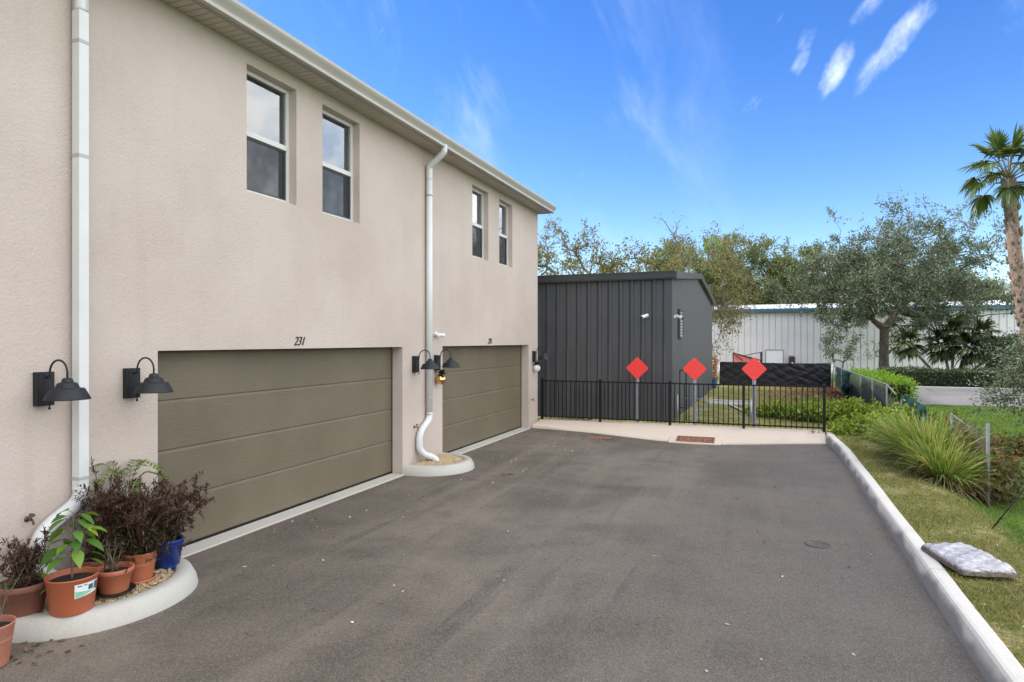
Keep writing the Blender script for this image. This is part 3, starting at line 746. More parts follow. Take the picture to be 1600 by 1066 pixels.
# ------------------------------------------------------------------ gravel islands and pots
def island(yc, hl, dep, label, seed):
    b = MB(); n = 44
    rings = [(0, -.2), (0, .0), (.012, .06), (.05, .135), (.075, .152), (.17, .155), (.185, .14), (.185, 0)]
    rows = []
    for ins, z in rings:
        rows.append([(WX+.004+(max(.05, dep-ins))*max(0, math.sin(a))**.82, yc-(hl-ins)*math.cos(a), z) for a in np.linspace(0, math.pi, n)])
    vs = [p for r in rows for p in r]
    b.add(vs, [(i*n+j, i*n+j+1, (i+1)*n+j+1, (i+1)*n+j) for i in range(len(rows)-1) for j in range(n-1)], 0, True)
    tag(b.build('kerbed_island', M['island'], org=(WX, yc, 0)), label, 'planting island')
    rng = np.random.default_rng(seed); b = MB()
    b.add([(p[0], p[1], .105) for p in rows[-2]], [tuple(range(n))], 0)
    dep2, hl2 = dep-.19, hl-.19; parts = []
    ico_v = np.array([(1,0,0),(-1,0,0),(0,1,0),(0,-1,0),(0,0,1),(0,0,-1)], float)
    ico_f = np.array([(0,2,4,4),(2,1,4,4),(1,3,4,4),(3,0,4,4),(2,0,5,5),(1,2,5,5),(3,1,5,5),(0,3,5,5)])[:, :3]
    Vs, Fs, k = [], [], 0
    while k < 2600:
        u, w = rng.uniform(0, 1), rng.uniform(-1, 1)
        if u**2+w**2 > 1: continue
        q = ico_v*rng.uniform(.007, .019, 3)*rng.uniform(.8, 1.2, (6, 1))
        a = rng.uniform(0, 6.3); q = q@np.array([[math.cos(a), -math.sin(a), 0], [math.sin(a), math.cos(a), 0], [0, 0, 1]])
        q = q+[WX+.03+u*(dep2-.03), yc+w*hl2, .112+rng.uniform(0, .016)+.02*(1-u)]
        Vs.append(q); Fs.append(ico_f+6*k); k += 1
    V = np.concatenate(Vs+[np.array([(p[0], p[1], .105) for p in rows[-2]])]); F = np.concatenate(Fs+[np.array([(6*k, 6*k+i, 6*k+i+1) for i in range(1, n-1)])])
    g = np_mesh('gravel', V, F, M['gravel'], org=(WX, yc, .1)); g['kind'] = 'stuff'; tag(g, 'tan pebbles filling the kerbed island', 'gravel')
island(4.16, .9, 1.0, 'pale concrete kerbed island carrying the potted plants at the house front', 1)
island(10.66, .80, .92, 'pale concrete kerbed island of gravel below the round downpipe', 2)

def pot(loc, r, h, mat, label, rim=.02, taper=.74, sub=None, group='terracotta pots on the gravel island', soil=.04):
    x, y, z = loc
    t = thing('potted_plant', loc, label, 'potted plant', group); o = t.location
    b = MB(); rb = r*taper
    if rim: pr = [(.001, 0), (rb*.96, 0), (rb, .008), (r*.93, h*.80), (r*.99, h*.81), (r*1.02, h*.84), (r*1.03, h*.97), (r*1.01, h), (r*.94, h), (r*.9, h*.8), (r*.84, h*.5)]
    else: pr = [(.001, 0), (rb*.97, 0), (rb, .008), (r*.985, h*.95), (r*1.015, h*.965), (r*1.015, h*.995), (r*.99, h), (r*.95, h*.99), (r*.9, h*.6)]
    b.lathe(pr, loc, 40); b.build('pot', mat, t, o)
    b = MB(); b.lathe([(r*.92, h-soil-.006), (r*.6, h-soil+.004), (r*.3, h-soil+.01), (.001, h-soil+.006)], loc, 24); b.build('soil', M['soil'], t, o)
    return t, Vector((x, y, z+h-soil))
def shrub_parts(t, base, height, spread, nstem, nleaf, L, W, mat, seed, lean=(0, 0), bark='twig', bare=0., droop=.2):
    rng = np.random.default_rng(seed); o = t.location; b = MB(); base = np.array(base); Ps, Ds = [], []
    for i in range(nstem):
        a = rng.uniform(0, 6.28); s = math.sqrt(rng.uniform(.02, 1))*spread
        tip = base+[math.cos(a)*s+lean[0], math.sin(a)*s+lean[1], height*rng.uniform(.62, 1.0)*(1-.3*(s/spread)**2)]
        p0 = base+[math.cos(a)*.02, math.sin(a)*.02, -.02]
        mid = (p0+tip)/2+[math.cos(a)*s*-.12, math.sin(a)*s*-.12, height*.08]+rng.normal(size=3)*.02
        path = [tuple(q) for q in smooth_path([tuple(p0), tuple(mid), tuple(tip)], 5)]
        b.tube(path, list(np.linspace(.0065, .002, len(path))), 5, cap=False)
        for k in range(6):                                        # side twigs
            f = rng.uniform(.08, .95); j = int(f*(len(path)-1)); q = np.array(path[j]); d = rng.normal(size=3)*.7+[math.cos(a)*.5, math.sin(a)*.5, .6]; d /= np.linalg.norm(d)
            l = rng.uniform(.12, .26)*height; e = q+d*l
            b.tube([tuple(q), tuple(e)], [.003, .0012], 4, cap=False)
            m = max(1, int(nleaf/nstem/7)); ff = rng.uniform(.15, 1.05, m)[:, None]
            Ps.append(q+d*l*ff); Ds.append(d+rng.normal(size=(m, 3))*.75)
        m = max(1, int(nleaf/nstem/7)); idx = rng.uniform(.2, 1, m)
        pp = np.array(path); ii = (idx*(len(path)-1)).astype(int); Ps.append(pp[ii]+rng.normal(size=(m, 3))*.012); Ds.append(rng.normal(size=(m, 3))+[0, 0, .5])
    b.build('stems', M[bark], t, o, fix=False)
    P, D = np.concatenate(Ps), np.concatenate(Ds)
    keep = rng.uniform(size=len(P)) > bare; P, D = P[keep], D[keep]
    V, F = long_leaves(P, D, rng.uniform(.7, 1.3, len(P))*L, rng.uniform(.7, 1.2, len(P))*W, rng, droop, 2, (.25, 1., .05))
    np_mesh('foliage', V, F, M[mat], t, o)

t, s = pot((-5.12, 3.03, .004), .15, .30, M['terra_light'], 'pale terracotta pot at the photo left edge, mostly bare twigs', rim=0)
shrub_parts(t, s, .5, .2, 11, 150, .05, .012, 'olive_leaf', 11, bare=.6)
t, s = pot((-5.5, 3.5, .13), .175, .26, M['terra_brown'], 'dark brown pot with a sparse dark-leaved plant, left of the big pot with a tag', rim=.02)
shrub_parts(t, s, .44, .30, 20, 1900, .045, .013, 'purple', 12)
rng = np.random.default_rng(5); P = np.array(s)+rng.normal(size=(22, 3))*[.1, .1, .03]+[.08, -.0, .05]
V, F = long_leaves(P, rng.normal(size=(22, 3))+[.5, -.2, .2], .07, .035, rng, .5, 2, (.3, 1, .1)); np_mesh('low_leaves', V, F, M['bigleaf'], t, t.location)
# the big tagged pot
t, s = pot((-5.17, 3.66, .152), .183, .285, M['terra_orange'], 'big orange-brown pot with a green and white tag and broad green leaves', rim=0, taper=.82)
TP = t
def big_leaf_plant(t, s, seed):
    rng = np.random.default_rng(seed); b = MB(); s = np.array(s); path = smooth_path([tuple(s), tuple(s+[.01, 0, .26]), tuple(s+[-.01, .02, .52])], 6)
    b.tube(path, list(np.linspace(.010, .005, len(path))), 7); P, D, L = [], [], []
    for i in range(31):
        f = .32+.68*i/30; q = np.array(path[int(f*(len(path)-1))]); a = i*2.4+rng.normal()*.3
        d = np.array([math.cos(a), math.sin(a), rng.uniform(.25, .75)]); d /= np.linalg.norm(d); pl = rng.uniform(.06, .13)*(1.25-.5*f)
        e = q+d*pl; b.tube([tuple(q), tuple(e)], .0022, 4, cap=False); P.append(e); D.append([d[0], d[1], rng.uniform(-.5, .15)]); L.append(rng.uniform(.12, .195)*(1.15-.25*f))
    b.build('stems', M['twig'], t, t.location, fix=False)
    P = np.array(P); D = np.array(D); L = np.array(L); parts = [long_leaves(P, D, L, L*.46, rng, .75, 6, (.12, .75, 1., .95, .7, .36, .02))]
    V, F = join_np(parts); np_mesh('leaves', V, F, M['bigleaf'], t, t.location, smooth=True)
big_leaf_plant(t, s, 3)
def tag_patch():
    b = MB(); cx, cy, z0 = -5.17, 3.66, .152
    def patch(a0, a1, za, zb, off, mi):
        n = 10; vs = []
        for i in range(n+1):
            a = a0+(a1-a0)*i/n
            for z in (za(i/n), zb(i/n)):
                r = .183*(.82+(1-.82)*min(1, z/.27))+off; vs.append((cx+r*math.cos(a), cy+r*math.sin(a), z0+z))
        b.add(vs, [(2*i, 2*i+2, 2*i+3, 2*i+1) for i in range(n)], mi, True)
    a0, a1 = R(-30), R(30)
    patch(a0, a1, lambda t: .135+.02*t, lambda t: .245, .003, 0)
    patch(a0+.03, a1-.2, lambda t: .142+.035*t*t, lambda t: .19-.02*t, .0042, 1)
    patch(R(2), R(15), lambda t: .185, lambda t: .225, .0048, 2); patch(R(19), R(29), lambda t: .175, lambda t: .236, .0048, 2)
    patch(R(-24), R(-14), lambda t: .225, lambda t: .234, .0048, 2); patch(R(-10), R(-2), lambda t: .228, lambda t: .235, .0048, 2)
    b.build('pot_tag', [M['tag_white'], M['tag_green'], M['tag_dark']], TP, TP.location, fix=False)
tag_patch()
t, s = pot((-5.50, 4.13, .125), .15, .27, M['terra_brown'], 'brown pot tucked behind the tagged pot, tall purple-leaved shrub', rim=.02)
shrub_parts(t, s, .84, .27, 30, 5200, .048, .0125, 'purple', 13, (.06, .12))
t, s = pot((-5.2, 4.05, .165), .148, .20, M['terra_bright'], 'small orange terracotta pot on a black saucer, thin wispy stems', rim=.02, taper=.74)
b = MB(); b.lathe([(.001, -.008), (.14, -.008), (.165, .012), (.16, .012), (.13, -.002), (.001, -.002)], t.location, 32); b.build('saucer', M['saucer'], t, t.location)
shrub_parts(t, s, .36, .12, 8, 110, .055, .012, 'olive_leaf', 14)
t, s = pot((-5.3, 4.37, .13), .15, .27, M['terra_bright'], 'terracotta pot with a dense dark purple shrub, beside the blue pot', rim=.0)
b = MB(); b.lathe([(.001, .0), (.13, .0), (.14, .03), (.132, .03), (.12, .006)], t.location, 32); b.build('saucer', M['terra_bright'], t, t.location)
shrub_parts(t, s, .72, .33, 34, 7000, .048, .0125, 'purple', 15, (.0, .0))
shr = np.random.default_rng(9); P = np.array(s)+shr.normal(size=(700, 3))*[.13, .13, .08]+[0, 0, .13]
V, F = long_leaves(P, shr.normal(size=(700, 3))+[0, 0, .3], .06, .014, shr, .3, 2, (.3, 1, .05)); np_mesh('low_leaves', V, F, M['olive_leaf'], t, t.location)
t, s = pot((-5.37, 4.74, .125), .142, .275, M['blueglaze'], 'glossy cobalt blue glazed pot with a purple-leaved shrub at the island end', rim=.02)
shrub_parts(t, s, .64, .29, 26, 4200, .046, .0125, 'purple', 16, (.02, .1))
t, s = pot((-5.64, 4.52, .125), .12, .22, M['terra'], 'pale yellow-green fern fronds by the wall above the purple shrubs', rim=.02)
def frond_plant(t, s, seed):
    rng = np.random.default_rng(seed); b = MB(); s = np.array(s); P, D = [], []
    for i in range(8):
        a = i*.8+rng.uniform(0, .4); r = rng.uniform(.14, .26); h = rng.uniform(.66, .86)
        path = smooth_path([tuple(s), tuple(s+[.2*r*math.cos(a), .2*r*math.sin(a), h*.7]), tuple(s+[.7*r*math.cos(a), .7*r*math.sin(a), h]), tuple(s+[1.5*r*math.cos(a), 1.5*r*math.sin(a), h*.93])], 6)
        b.tube(path, .003, 4, cap=False); pp = np.array(path); k = len(pp)
        for j in range(int(k*.45), k):
            tan = pp[min(j+1, k-1)]-pp[j-1]; tan /= np.linalg.norm(tan); sd = np.cross(tan, [0, 0, 1]); sd /= np.linalg.norm(sd)+1e-6
            for q in (-1, 1):
                for w in (0, .5): P.append(pp[j]+tan*w*.02); D.append(sd*q+tan*.45)
    b.build('stems', M['palm_stem'], t, t.location, fix=False)
    V, F = long_leaves(np.array(P), np.array(D), .075, .016, rng, .3, 2, (.4, 1, .05)); np_mesh('fronds', V, F, M['frond_green'], t, t.location)
frond_plant(t, s, 4)

# ------------------------------------------------------------------ black fence and red signs
FY = 17.3
fence = thing('metal_fence', (-2.2, FY, .15), 'black metal picket fence along the back of the driveway', 'fence'); FO = fence.location
PX = [-5.74, -4.11, -2.28, -.49, 1.32]
for x in PX:
    b = MB(); b.box(x-.031, x+.031, FY-.031, FY+.031, .14, 1.25); b.box(x-.034, x+.034, FY-.034, FY+.034, 1.25, 1.266); b.add([(x-.034, FY-.034, 1.266), (x+.034, FY-.034, 1.266), (x+.034, FY+.034, 1.266), (x-.034, FY+.034, 1.266), (x, FY, 1.285)], [(0, 1, 4), (1, 2, 4), (2, 3, 4), (3, 0, 4)])
    b.build('post', M['black'], fence, FO)
for x0, x1 in zip(PX[:-1], PX[1:]):
    for z in (1.19, .212):
        b = MB(); b.box(x0+.032, x1-.032, FY-.016, FY+.016, z, z+.034); b.build('rail', M['black'], fence, FO)
    b = MB(); n = round((x1-x0)/.118)
    for i in range(1, n):
        x = x0+(x1-x0)*i/n; b.box(x-.011, x+.011, FY-.011, FY+.011, .19, 1.20)
    b.build('pickets', M['black'], fence, FO)
def make_sign():
    t = thing('diamond_sign', (0, 0, 0), 'x', 'sign', 'red diamond signs behind the fence')
    b = MB(); n = 6; r = .305; cr = .035; pts = []
    for k in range(4):
        a = k*math.pi/2; c = Vector((math.cos(a), 0, math.sin(a)))*(r-cr*1.414)
        for i in range(n+1):
            th = a-math.pi/4+(math.pi/2)*i/n; pts.append((c.x+cr*math.cos(th), c.z+cr*math.sin(th)))
    m = len(pts); vs = [(x, -.03, z+1.58) for x, z in pts]+[(x, -.027, z+1.58) for x, z in pts]
    b.add(vs, [tuple(range(m)), tuple(range(m, 2*m))[::-1]]+[(i, (i+1) % m, m+(i+1) % m, m+i) for i in range(m)]); b.build('sign_plate', M['red'], t)
    s = .105
    for i in (-1, 0, 1):
        for j in (-1, 0, 1):
            u, w = (i-j)*s*.72, (i+j)*s*.72; b = MB()
            b.lathe([(.013, 0), (.011, .003), (.001, .004)], (u, -.03, 1.58+w), 12, rot=Matrix.Rotation(R(90), 3, 'X')); b.build('reflector_button', M['button'], t, fix=False)
    for z in (1.36, 1.80): b = MB(); b.lathe([(.013, 0), (.012, .006), (.001, .008)], (0, -.03, z), 8, rot=Matrix.Rotation(R(90), 3, 'X')); b.build('bolt', M['galv'], t, fix=False)
    b = MB(); b.extrude([(-.045, 0), (-.03, 0), (-.018, -.025), (.018, -.025), (.03, 0), (.045, 0), (.045, .004), (.028, .004), (.016, -.021), (-.016, -.021), (-.028, .004), (-.045, .004)], 'z', -.1, 1.84, closed=True); b.build('post', M['galv'], t)
    return t
sg = make_sign()
for i, (x, lab) in enumerate(((-3.16, 'red diamond sign before the dark ribbed shed wall, leftmost of three'), (-1.69, 'red diamond sign in front of the shed corner, middle of three'), (-.25, 'red diamond sign in front of the black plastic screen, rightmost of three'))):
    o = sg if i == 0 else copy_tree(sg); o.location = (x, 17.56, .1); o['label'] = lab
    o.rotation_euler.z = R((-2, 3, 4)[i]); o.location.z = (.0, .0, .02)[i]

# ------------------------------------------------------------------ dark steel shed
SX, SY0, SY1 = -2.4, 18.3, 32.9; EZ, RZ, RY = 4.12, 4.70, 25.6
shed = thing('steel_shed', (-8, 25, 0), 'charcoal ribbed steel shed with a low gable roof behind the black fence', 'shed'); SO = shed.location
def make_shed():
    def ribs(a0, a1, d0, sgn):
        pts = []; a = a0; p = .305
        while a < a1-.02:
            for da, dd in ((0, 0), (.10, 0), (.165, .05), (.225, .05), (.24, 0)):
                if a+da < a1: pts.append((a+da, d0+sgn*dd))
            a += p
        pts.append((a1, d0)); return pts
    b = MB(); pts = ribs(-14, SX, SY0, -1)
    vs = [(x, y, z) for x, y in pts for z in (-.1, EZ)]; b.add(vs, [(2*i, 2*i+2, 2*i+3, 2*i+1) for i in range(len(pts)-1)])
    zt = lambda y: EZ+(RZ-EZ)*(1-abs(y-RY)/(RY-SY0))
    pts = ribs(SY0, SY1, SX, 1); 
    pts = sorted(pts+[(RY, SX)])
    vs = [(x, y, z) for y, x in pts for z in (-.1, zt(y))]; b.add(vs, [(2*i, 2*i+2, 2*i+3, 2*i+1) for i in range(len(pts)-1)])
    b.add([(-14, SY0, -.1), (-14, SY1, -.1), (-14, SY1, EZ), (-14, SY0, EZ)], [(0, 1, 2, 3)]); b.add([(-14, SY1, -.1), (SX, SY1, -.1), (SX, SY1, EZ), (-14, SY1, EZ)], [(0, 1, 2, 3)])
    b.build('wall', M['shed'], shed, SO, fix=False)
    b = MB(); o = .16
    b.extrude([(SY0-.12, EZ+.03), (RY, RZ+.1), (SY1+.12, EZ+.03), (SY1+.12, EZ+.0), (RY, RZ+.07), (SY0-.12, EZ)], 'x', -14.1, SX+o, closed=True); b.build('roof', M['shed_trim'], shed, SO)
    b = MB(); b.extrude([(SY0-.045, EZ-.14), (SY0-.15, EZ-.14), (SY0-.165, EZ-.1), (SY0-.175, EZ+.0), (SY0-.19, EZ+.075), (SY0-.13, EZ+.08), (SY0-.12, EZ-.11), (SY0-.045, EZ-.11)], 'x', -14.1, SX+o+.01, closed=True); b.build('gutter', M['shed_trim'], shed, SO)
    b = MB()
    for ya, yb in ((SY0-.16, RY), (SY1+.16, RY)):
        za = EZ+.06; zb = RZ+.125
        b.add([(SX+o+.003, ya, za-.2), (SX+o+.03, ya, za-.2), (SX+o+.03, ya, za), (SX+o+.003, ya, za), (SX+o+.003, yb, zb-.2), (SX+o+.03, yb, zb-.2), (SX+o+.03, yb, zb), (SX+o+.003, yb, zb)], [(0, 1, 2, 3), (4, 5, 6, 7), (0, 1, 5, 4), (1, 2, 6, 5), (2, 3, 7, 6), (3, 0, 4, 7)])
        b.add([(SX+.0, ya, za-.2), (SX+o, ya, za-.2), (SX+o, yb, zb-.2), (SX, yb, zb-.2)], [(0, 1, 2, 3)])
    b.build('rake_trim', M['shed_trim_light'], shed, SO)
    b = MB(); b.box(SX-.10, SX+.012, SY0-.052, SY0-.04, -.05, EZ-.1); b.box(SX+.04, SX+.052, SY0-.052, SY0+.10, -.05, EZ-.1); b.box(SX+.012, SX+.04, SY0-.052, SY0-.04, -.05, EZ-.1); b.build('corner_trim', M['shed_trim_light'], shed, SO)
    b = MB(); y0, y1, z0, z1 = 19.65, 20.5, 2.38, 3.24; x = SX+.055
    b.box(x, x+.05, y0, y0+.05, z0, z1); b.box(x, x+.05, y1-.05, y1, z0, z1); b.box(x, x+.05, y0+.05, y1-.05, z0, z0+.05); b.box(x, x+.05, y0+.05, y1-.05, z1-.05, z1)
    w = b.build('window', M['shed_trim_light'], shed, SO)
    b = MB()
    for i in range(9): b.obox((x+.025, (y0+y1)/2, z0+.09+i*.086), .006, y1-y0-.12, .072, Matrix.Rotation(R(-22), 3, 'Y'))
    b.build('louvre', M['glassblock'], w, SO)
make_shed()
def cctv(loc, d, label):
    t = thing('security_camera', loc, label, 'security camera', 'white cameras on the shed'); o = t.location; L = Vector(loc); d = Vector(d).normalized()
    n = Vector((0, -1, 0)) if abs(d.y) > abs(d.x) else Vector((1, 0, 0))
    b = MB(); b.tube([L, L+n*.03], .05, 14); b.tube([L, L+n*.10], .02, 10); b.build('bracket', M['camwhite'], t, o)
    c = L+n*.13; b = MB(); b.tube([c-d*.11, c-d*.1, c+d*.1, c+d*.12], [.03, .045, .045, .04], 16); b.build('body', M['camwhite'], t, o)
    b = MB(); b.tube([c+d*.118, c+d*.126], .034, 14); b.build('lens', M['black'], t, o)
cctv((-3.06, SY0-.03, 2.98), (-.6, -.75, -.3), 'white bullet camera on the shed front wall')
cctv((SX+.03, 18.8, 2.97), (.8, -.45, -.35), 'white bullet camera on the shed gable wall beside the louvre window')

# ------------------------------------------------------------------ things behind the fence
def hoop():
    b = MB(); x, y = -2.2, 18.75
    b.tube([(x, y, .0), (x, y, 1.5)], .016, 8); b.tube([(x+.17, y, 0), (x+.17, y, 1.52)], .02, 8); b.tube([(x, y, 1.49), (x+.17, y, 1.51)], .016, 8); b.tube([(x, y, .45), (x+.17, y, .45)], .012, 8)
    tag(b.build('gate_frame', M['black'], org=(x, y, 0)), 'tall narrow black metal gate frame beside the shed corner', 'gate frame')
hoop()
def wires(b, p0, p1, z0, z1, pitch=.065, r=.0016):
    p0, p1 = Vector((*p0, 0)), Vector((*p1, 0)); L = (p1-p0).length; d = (p1-p0)/L; H = z1-z0; n = int((L+H)/pitch)
    nrm = Vector((-d.y, d.x, 0))
    for i in range(n):
        a = i*pitch-H
        for s in (0, 1):
            u0, u1 = a, a+H
            za, zb = (z0, z1) if s == 0 else (z1, z0)
            if u0 < 0: za = za+(zb-za)*(-u0/H); u0 = 0
            if u1 > L: zb = za+(zb-za)*((L-u0)/(u1-u0)); u1 = L
            if u1-u0 < .01: continue
            A = p0+d*u0+Vector((0, 0, za)); B = p0+d*u1+Vector((0, 0, zb))
            dirn = (B-A).normalized(); q = nrm; w = dirn.cross(q)
            o = [q*r, (-q*.5+w*.87)*r, (-q*.5-w*.87)*r]
            b.add([A+k for k in o]+[B+k for k in o], [(0, 1, 4, 3), (1, 2, 5, 4), (2, 0, 3, 5)])
t = thing('chain_link_fence', (-1.4, 18.8, 0), 'short low chain-link fence from the shed corner to the right-hand sign', 'fence'); o = t.location
b = MB(); wires(b, (-2.26, 18.7), (-.35, 18.95), .08, .68, .075, .0013); b.build('mesh', M['oldwire'], t, o, fix=False)
b = MB(); b.tube([(-2.26, 18.7, .72), (-.35, 18.95, .66)], .017, 8); b.build('rail', M['galv'], t, o)
for x, y, h in ((-2.26, 18.7, .8), (-.35, 18.95, .72)): b = MB(); b.tube([(x, y, -.05), (x, y, h)], .022, 8); b.sphere((x, y, h), .026, 8); b.build('post', M['galv'], t, o)
b = MB(); b.box(-1.93, -1.87, 18.6, 24.6, -.05, .10); struct(b.build('concrete_edging', M['lot'], bevel=.01))
b = MB(); b.box(-1.95, -.35, 24.7, 24.9, -.02, .17); b.box(-1.2, -.9, 24.6, 24.69, -.02, .1)
tag(b.build('white_rail', M['board'], org=(-1.1, 24.75, 0), bevel=.006), 'low white board lying along the lawn beside the shed', 'board')
b = MB(); b.obox((-.7, 22.3, .09), .09, 3.3, .04, Matrix.Rotation(R(14), 3, 'Z'))
tag(b.build('plank', M['slab'], org=(-.7, 22.3, .07), bevel=.005), 'pale plank lying on the grass behind the right-hand red sign', 'plank')
# pallets
pr = []
def make_pallet(mat):
    b = MB()
    for i in range(5): b.box(-.5, .5, -.6+i*.275, -.6+i*.275+.1, .105, .125)
    for i in range(3): b.box(-.5+i*.45, -.5+i*.45+.1, -.6, .6, .02, .104)
    for i in range(3): b.box(-.5, .5, -.6+i*.55, -.6+i*.55+.1, 0, .019)
    return b.build('pallet', mat)
pb, pw = make_pallet(M['palletblue']), make_pallet(M['pallet'])
for i in range(12):
    src = pb if i < 4 else pw; first = i in (0, 4)
    o_ = src if first else src.copy()
    if not first: COL.objects.link(o_)
    o_.location = (-2.70+rnd.uniform(-.04, .04), 33.75+rnd.uniform(-.05, .05), .0+i*.127); o_.rotation_euler.z = R(rnd.uniform(-3, 3))
    if i < 4: tag(o_, 'blue pallet at the bottom of the stack behind the shed', 'pallet', 'blue pallets of the stack')
    else: tag(o_, 'orange-brown wooden pallet in the upper part of the stack behind the shed', 'pallet', 'brown pallets of the stack')
# black plastic screen
def sheet(name, x0, y0, x1, y1, zt, zb, mat, seed, nu=120, nv=16, amp=.05, parent=None, org=(0, 0, 0), sag=.05):
    rng = np.random.default_rng(seed); u = np.linspace(0, 1, nu); w = np.linspace(0, 1, nv); U, Wv = np.meshgrid(u, w)
    L = math.hypot(x1-x0, y1-y0); n = (-(y1-y0)/L, (x1-x0)/L); H = np.zeros_like(U)
    for k in range(26):
        fx, fz, ph = rng.uniform(1.5, 10), rng.uniform(2, 11)*rng.choice([1, 1, 1, -1]), rng.uniform(0, 6.28); env = .5+.5*np.sin(U*L*rng.uniform(.4, 1.6)+rng.uniform(0, 6.28)); H += (1-np.abs(np.sin(U*L*fx*.5+Wv*fz+ph)))**2.5*env*rng.uniform(.3, 1)
    H = (H-H.mean())/H.std()*amp*.5
    top = zt+sag*np.sin(U*L*1.1+1)*.4+rng.normal(size=U.shape[1])*sag*.12
    Z = top+(zb-top)*Wv
    V = np.stack([x0+(x1-x0)*U+n[0]*H, y0+(y1-y0)*U+n[1]*H, Z], -1).reshape(-1, 3)
    i = (np.arange(nv-1)[:, None]*nu+np.arange(nu-1)[None]).ravel(); F = np.stack([i, i+1, i+1+nu, i+nu], 1)
    ob = np_mesh(name, V, F, mat, parent, org, smooth=True)
    so = ob.modifiers.new('thick', 'SOLIDIFY'); so.thickness = .004
    return ob
t = thing('plastic_screen', (0, 36, 0), 'wrinkled black plastic sheet screen across the back of the yard', 'screen fence'); o = t.location
sheet('sheet', -2.2, 36, 3.05, 36, 1.2, .0, M['silt'], 4, 260, 30, .022, t, o)
for x in (-2.2, -.45, 1.3, 3.12): b = MB(); b.tube([(x, 36.08, -.1), (x, 36.08, 1.22)], .04, 8); b.build('post', M['galv'], t, o)
# side chain-link fence with torn windscreen
t = thing('chain_link_fence', (3.2, 24, 0), 'long sagging chain-link boundary fence with torn green windscreen, overgrown at its near end', 'fence'); o = t.location
FPY = [36, 33.2, 30, 26.9, 24.1, 21.4, 18.9, 16.6, 14.4, 12.3]
def fz(y): return float(gz(3.25, y))
tops = [(3.25, y, 1.06) for y in FPY]; tops[-4] = (3.2, 18.9, .8); tops[-3] = (3.22, 16.6, .62); tops[-2] = (3.25, 14.4, .93); tops[-1] = (3.26, 12.3, .98)
for (x, y, z) in tops: b = MB(); b.tube([(x, y, fz(y)-.1), (x, y, z+.03)], (.022 if y > 12.4 else .026), 8); b.build('post', M['galv_old'], t, o)
b = MB(); b.tube(tops[:6], .021, 8); b.build('top_rail', M['galv_old'], t, o)
b = MB(); b.tube([tops[5], (3.2, 19.6, .9)], .021, 8); b.build('top_rail', M['galv_old'], t, o)
b = MB(); b.tube([tops[8], (3.3, 13.3, .8)], .019, 8); b.build('top_rail', M['galv_old'], t, o)
b = MB()
for (p, q) in zip(tops[:-1], tops[1:]): wires(b, p[:2], q[:2], max(fz(p[1]), fz(q[1])), min(p[2], q[2])-.03, .085, .0016)
b.build('mesh', M['oldwire'], t, o, fix=False)
sheet('windscreen', 3.29, 36, 3.29, 30.2, 1.02, .05, M['windscreen'], 6, 80, 12, .05, t, o)
sheet('windscreen', 3.29, 29.9, 3.29, 26.95, .5, .08, M['windscreen'], 7, 40, 8, .05, t, o, .25)
sheet('windscreen', 3.24, 30.1, 2.9, 29.2, 1.0, -.02, M['windscreen'], 8, 20, 14, .08, t, o)
sheet('windscreen', 3.29, 26.8, 3.29, 24.2, .95, .05, screen_mat('thin_windscreen', (.015, .032, .034), .6), 9, 40, 8, .03, t, o)
sheet('windscreen', 3.29, 24.0, 3.29, 21.5, .95, .05, bpy.data.materials['thin_windscreen'], 10, 40, 8, .03, t, o)
sheet('windscreen', 3.27, 19.0, 3.27, 16.7, .85, .1, M['windscreen'], 12, 40, 10, .1, t, o, .2)

# ------------------------------------------------------------------ far asphalt lot
b = MB(); b.box(4.9, 60, 27.6, 36.2, -.2, .015); struct(b.build('parking_lot', M['lot']))
b = MB(); b.box(4.9, 60, 36.2, 36.4, -.2, .14); struct(b.build('lot_kerb', M['slab'], bevel=.02))

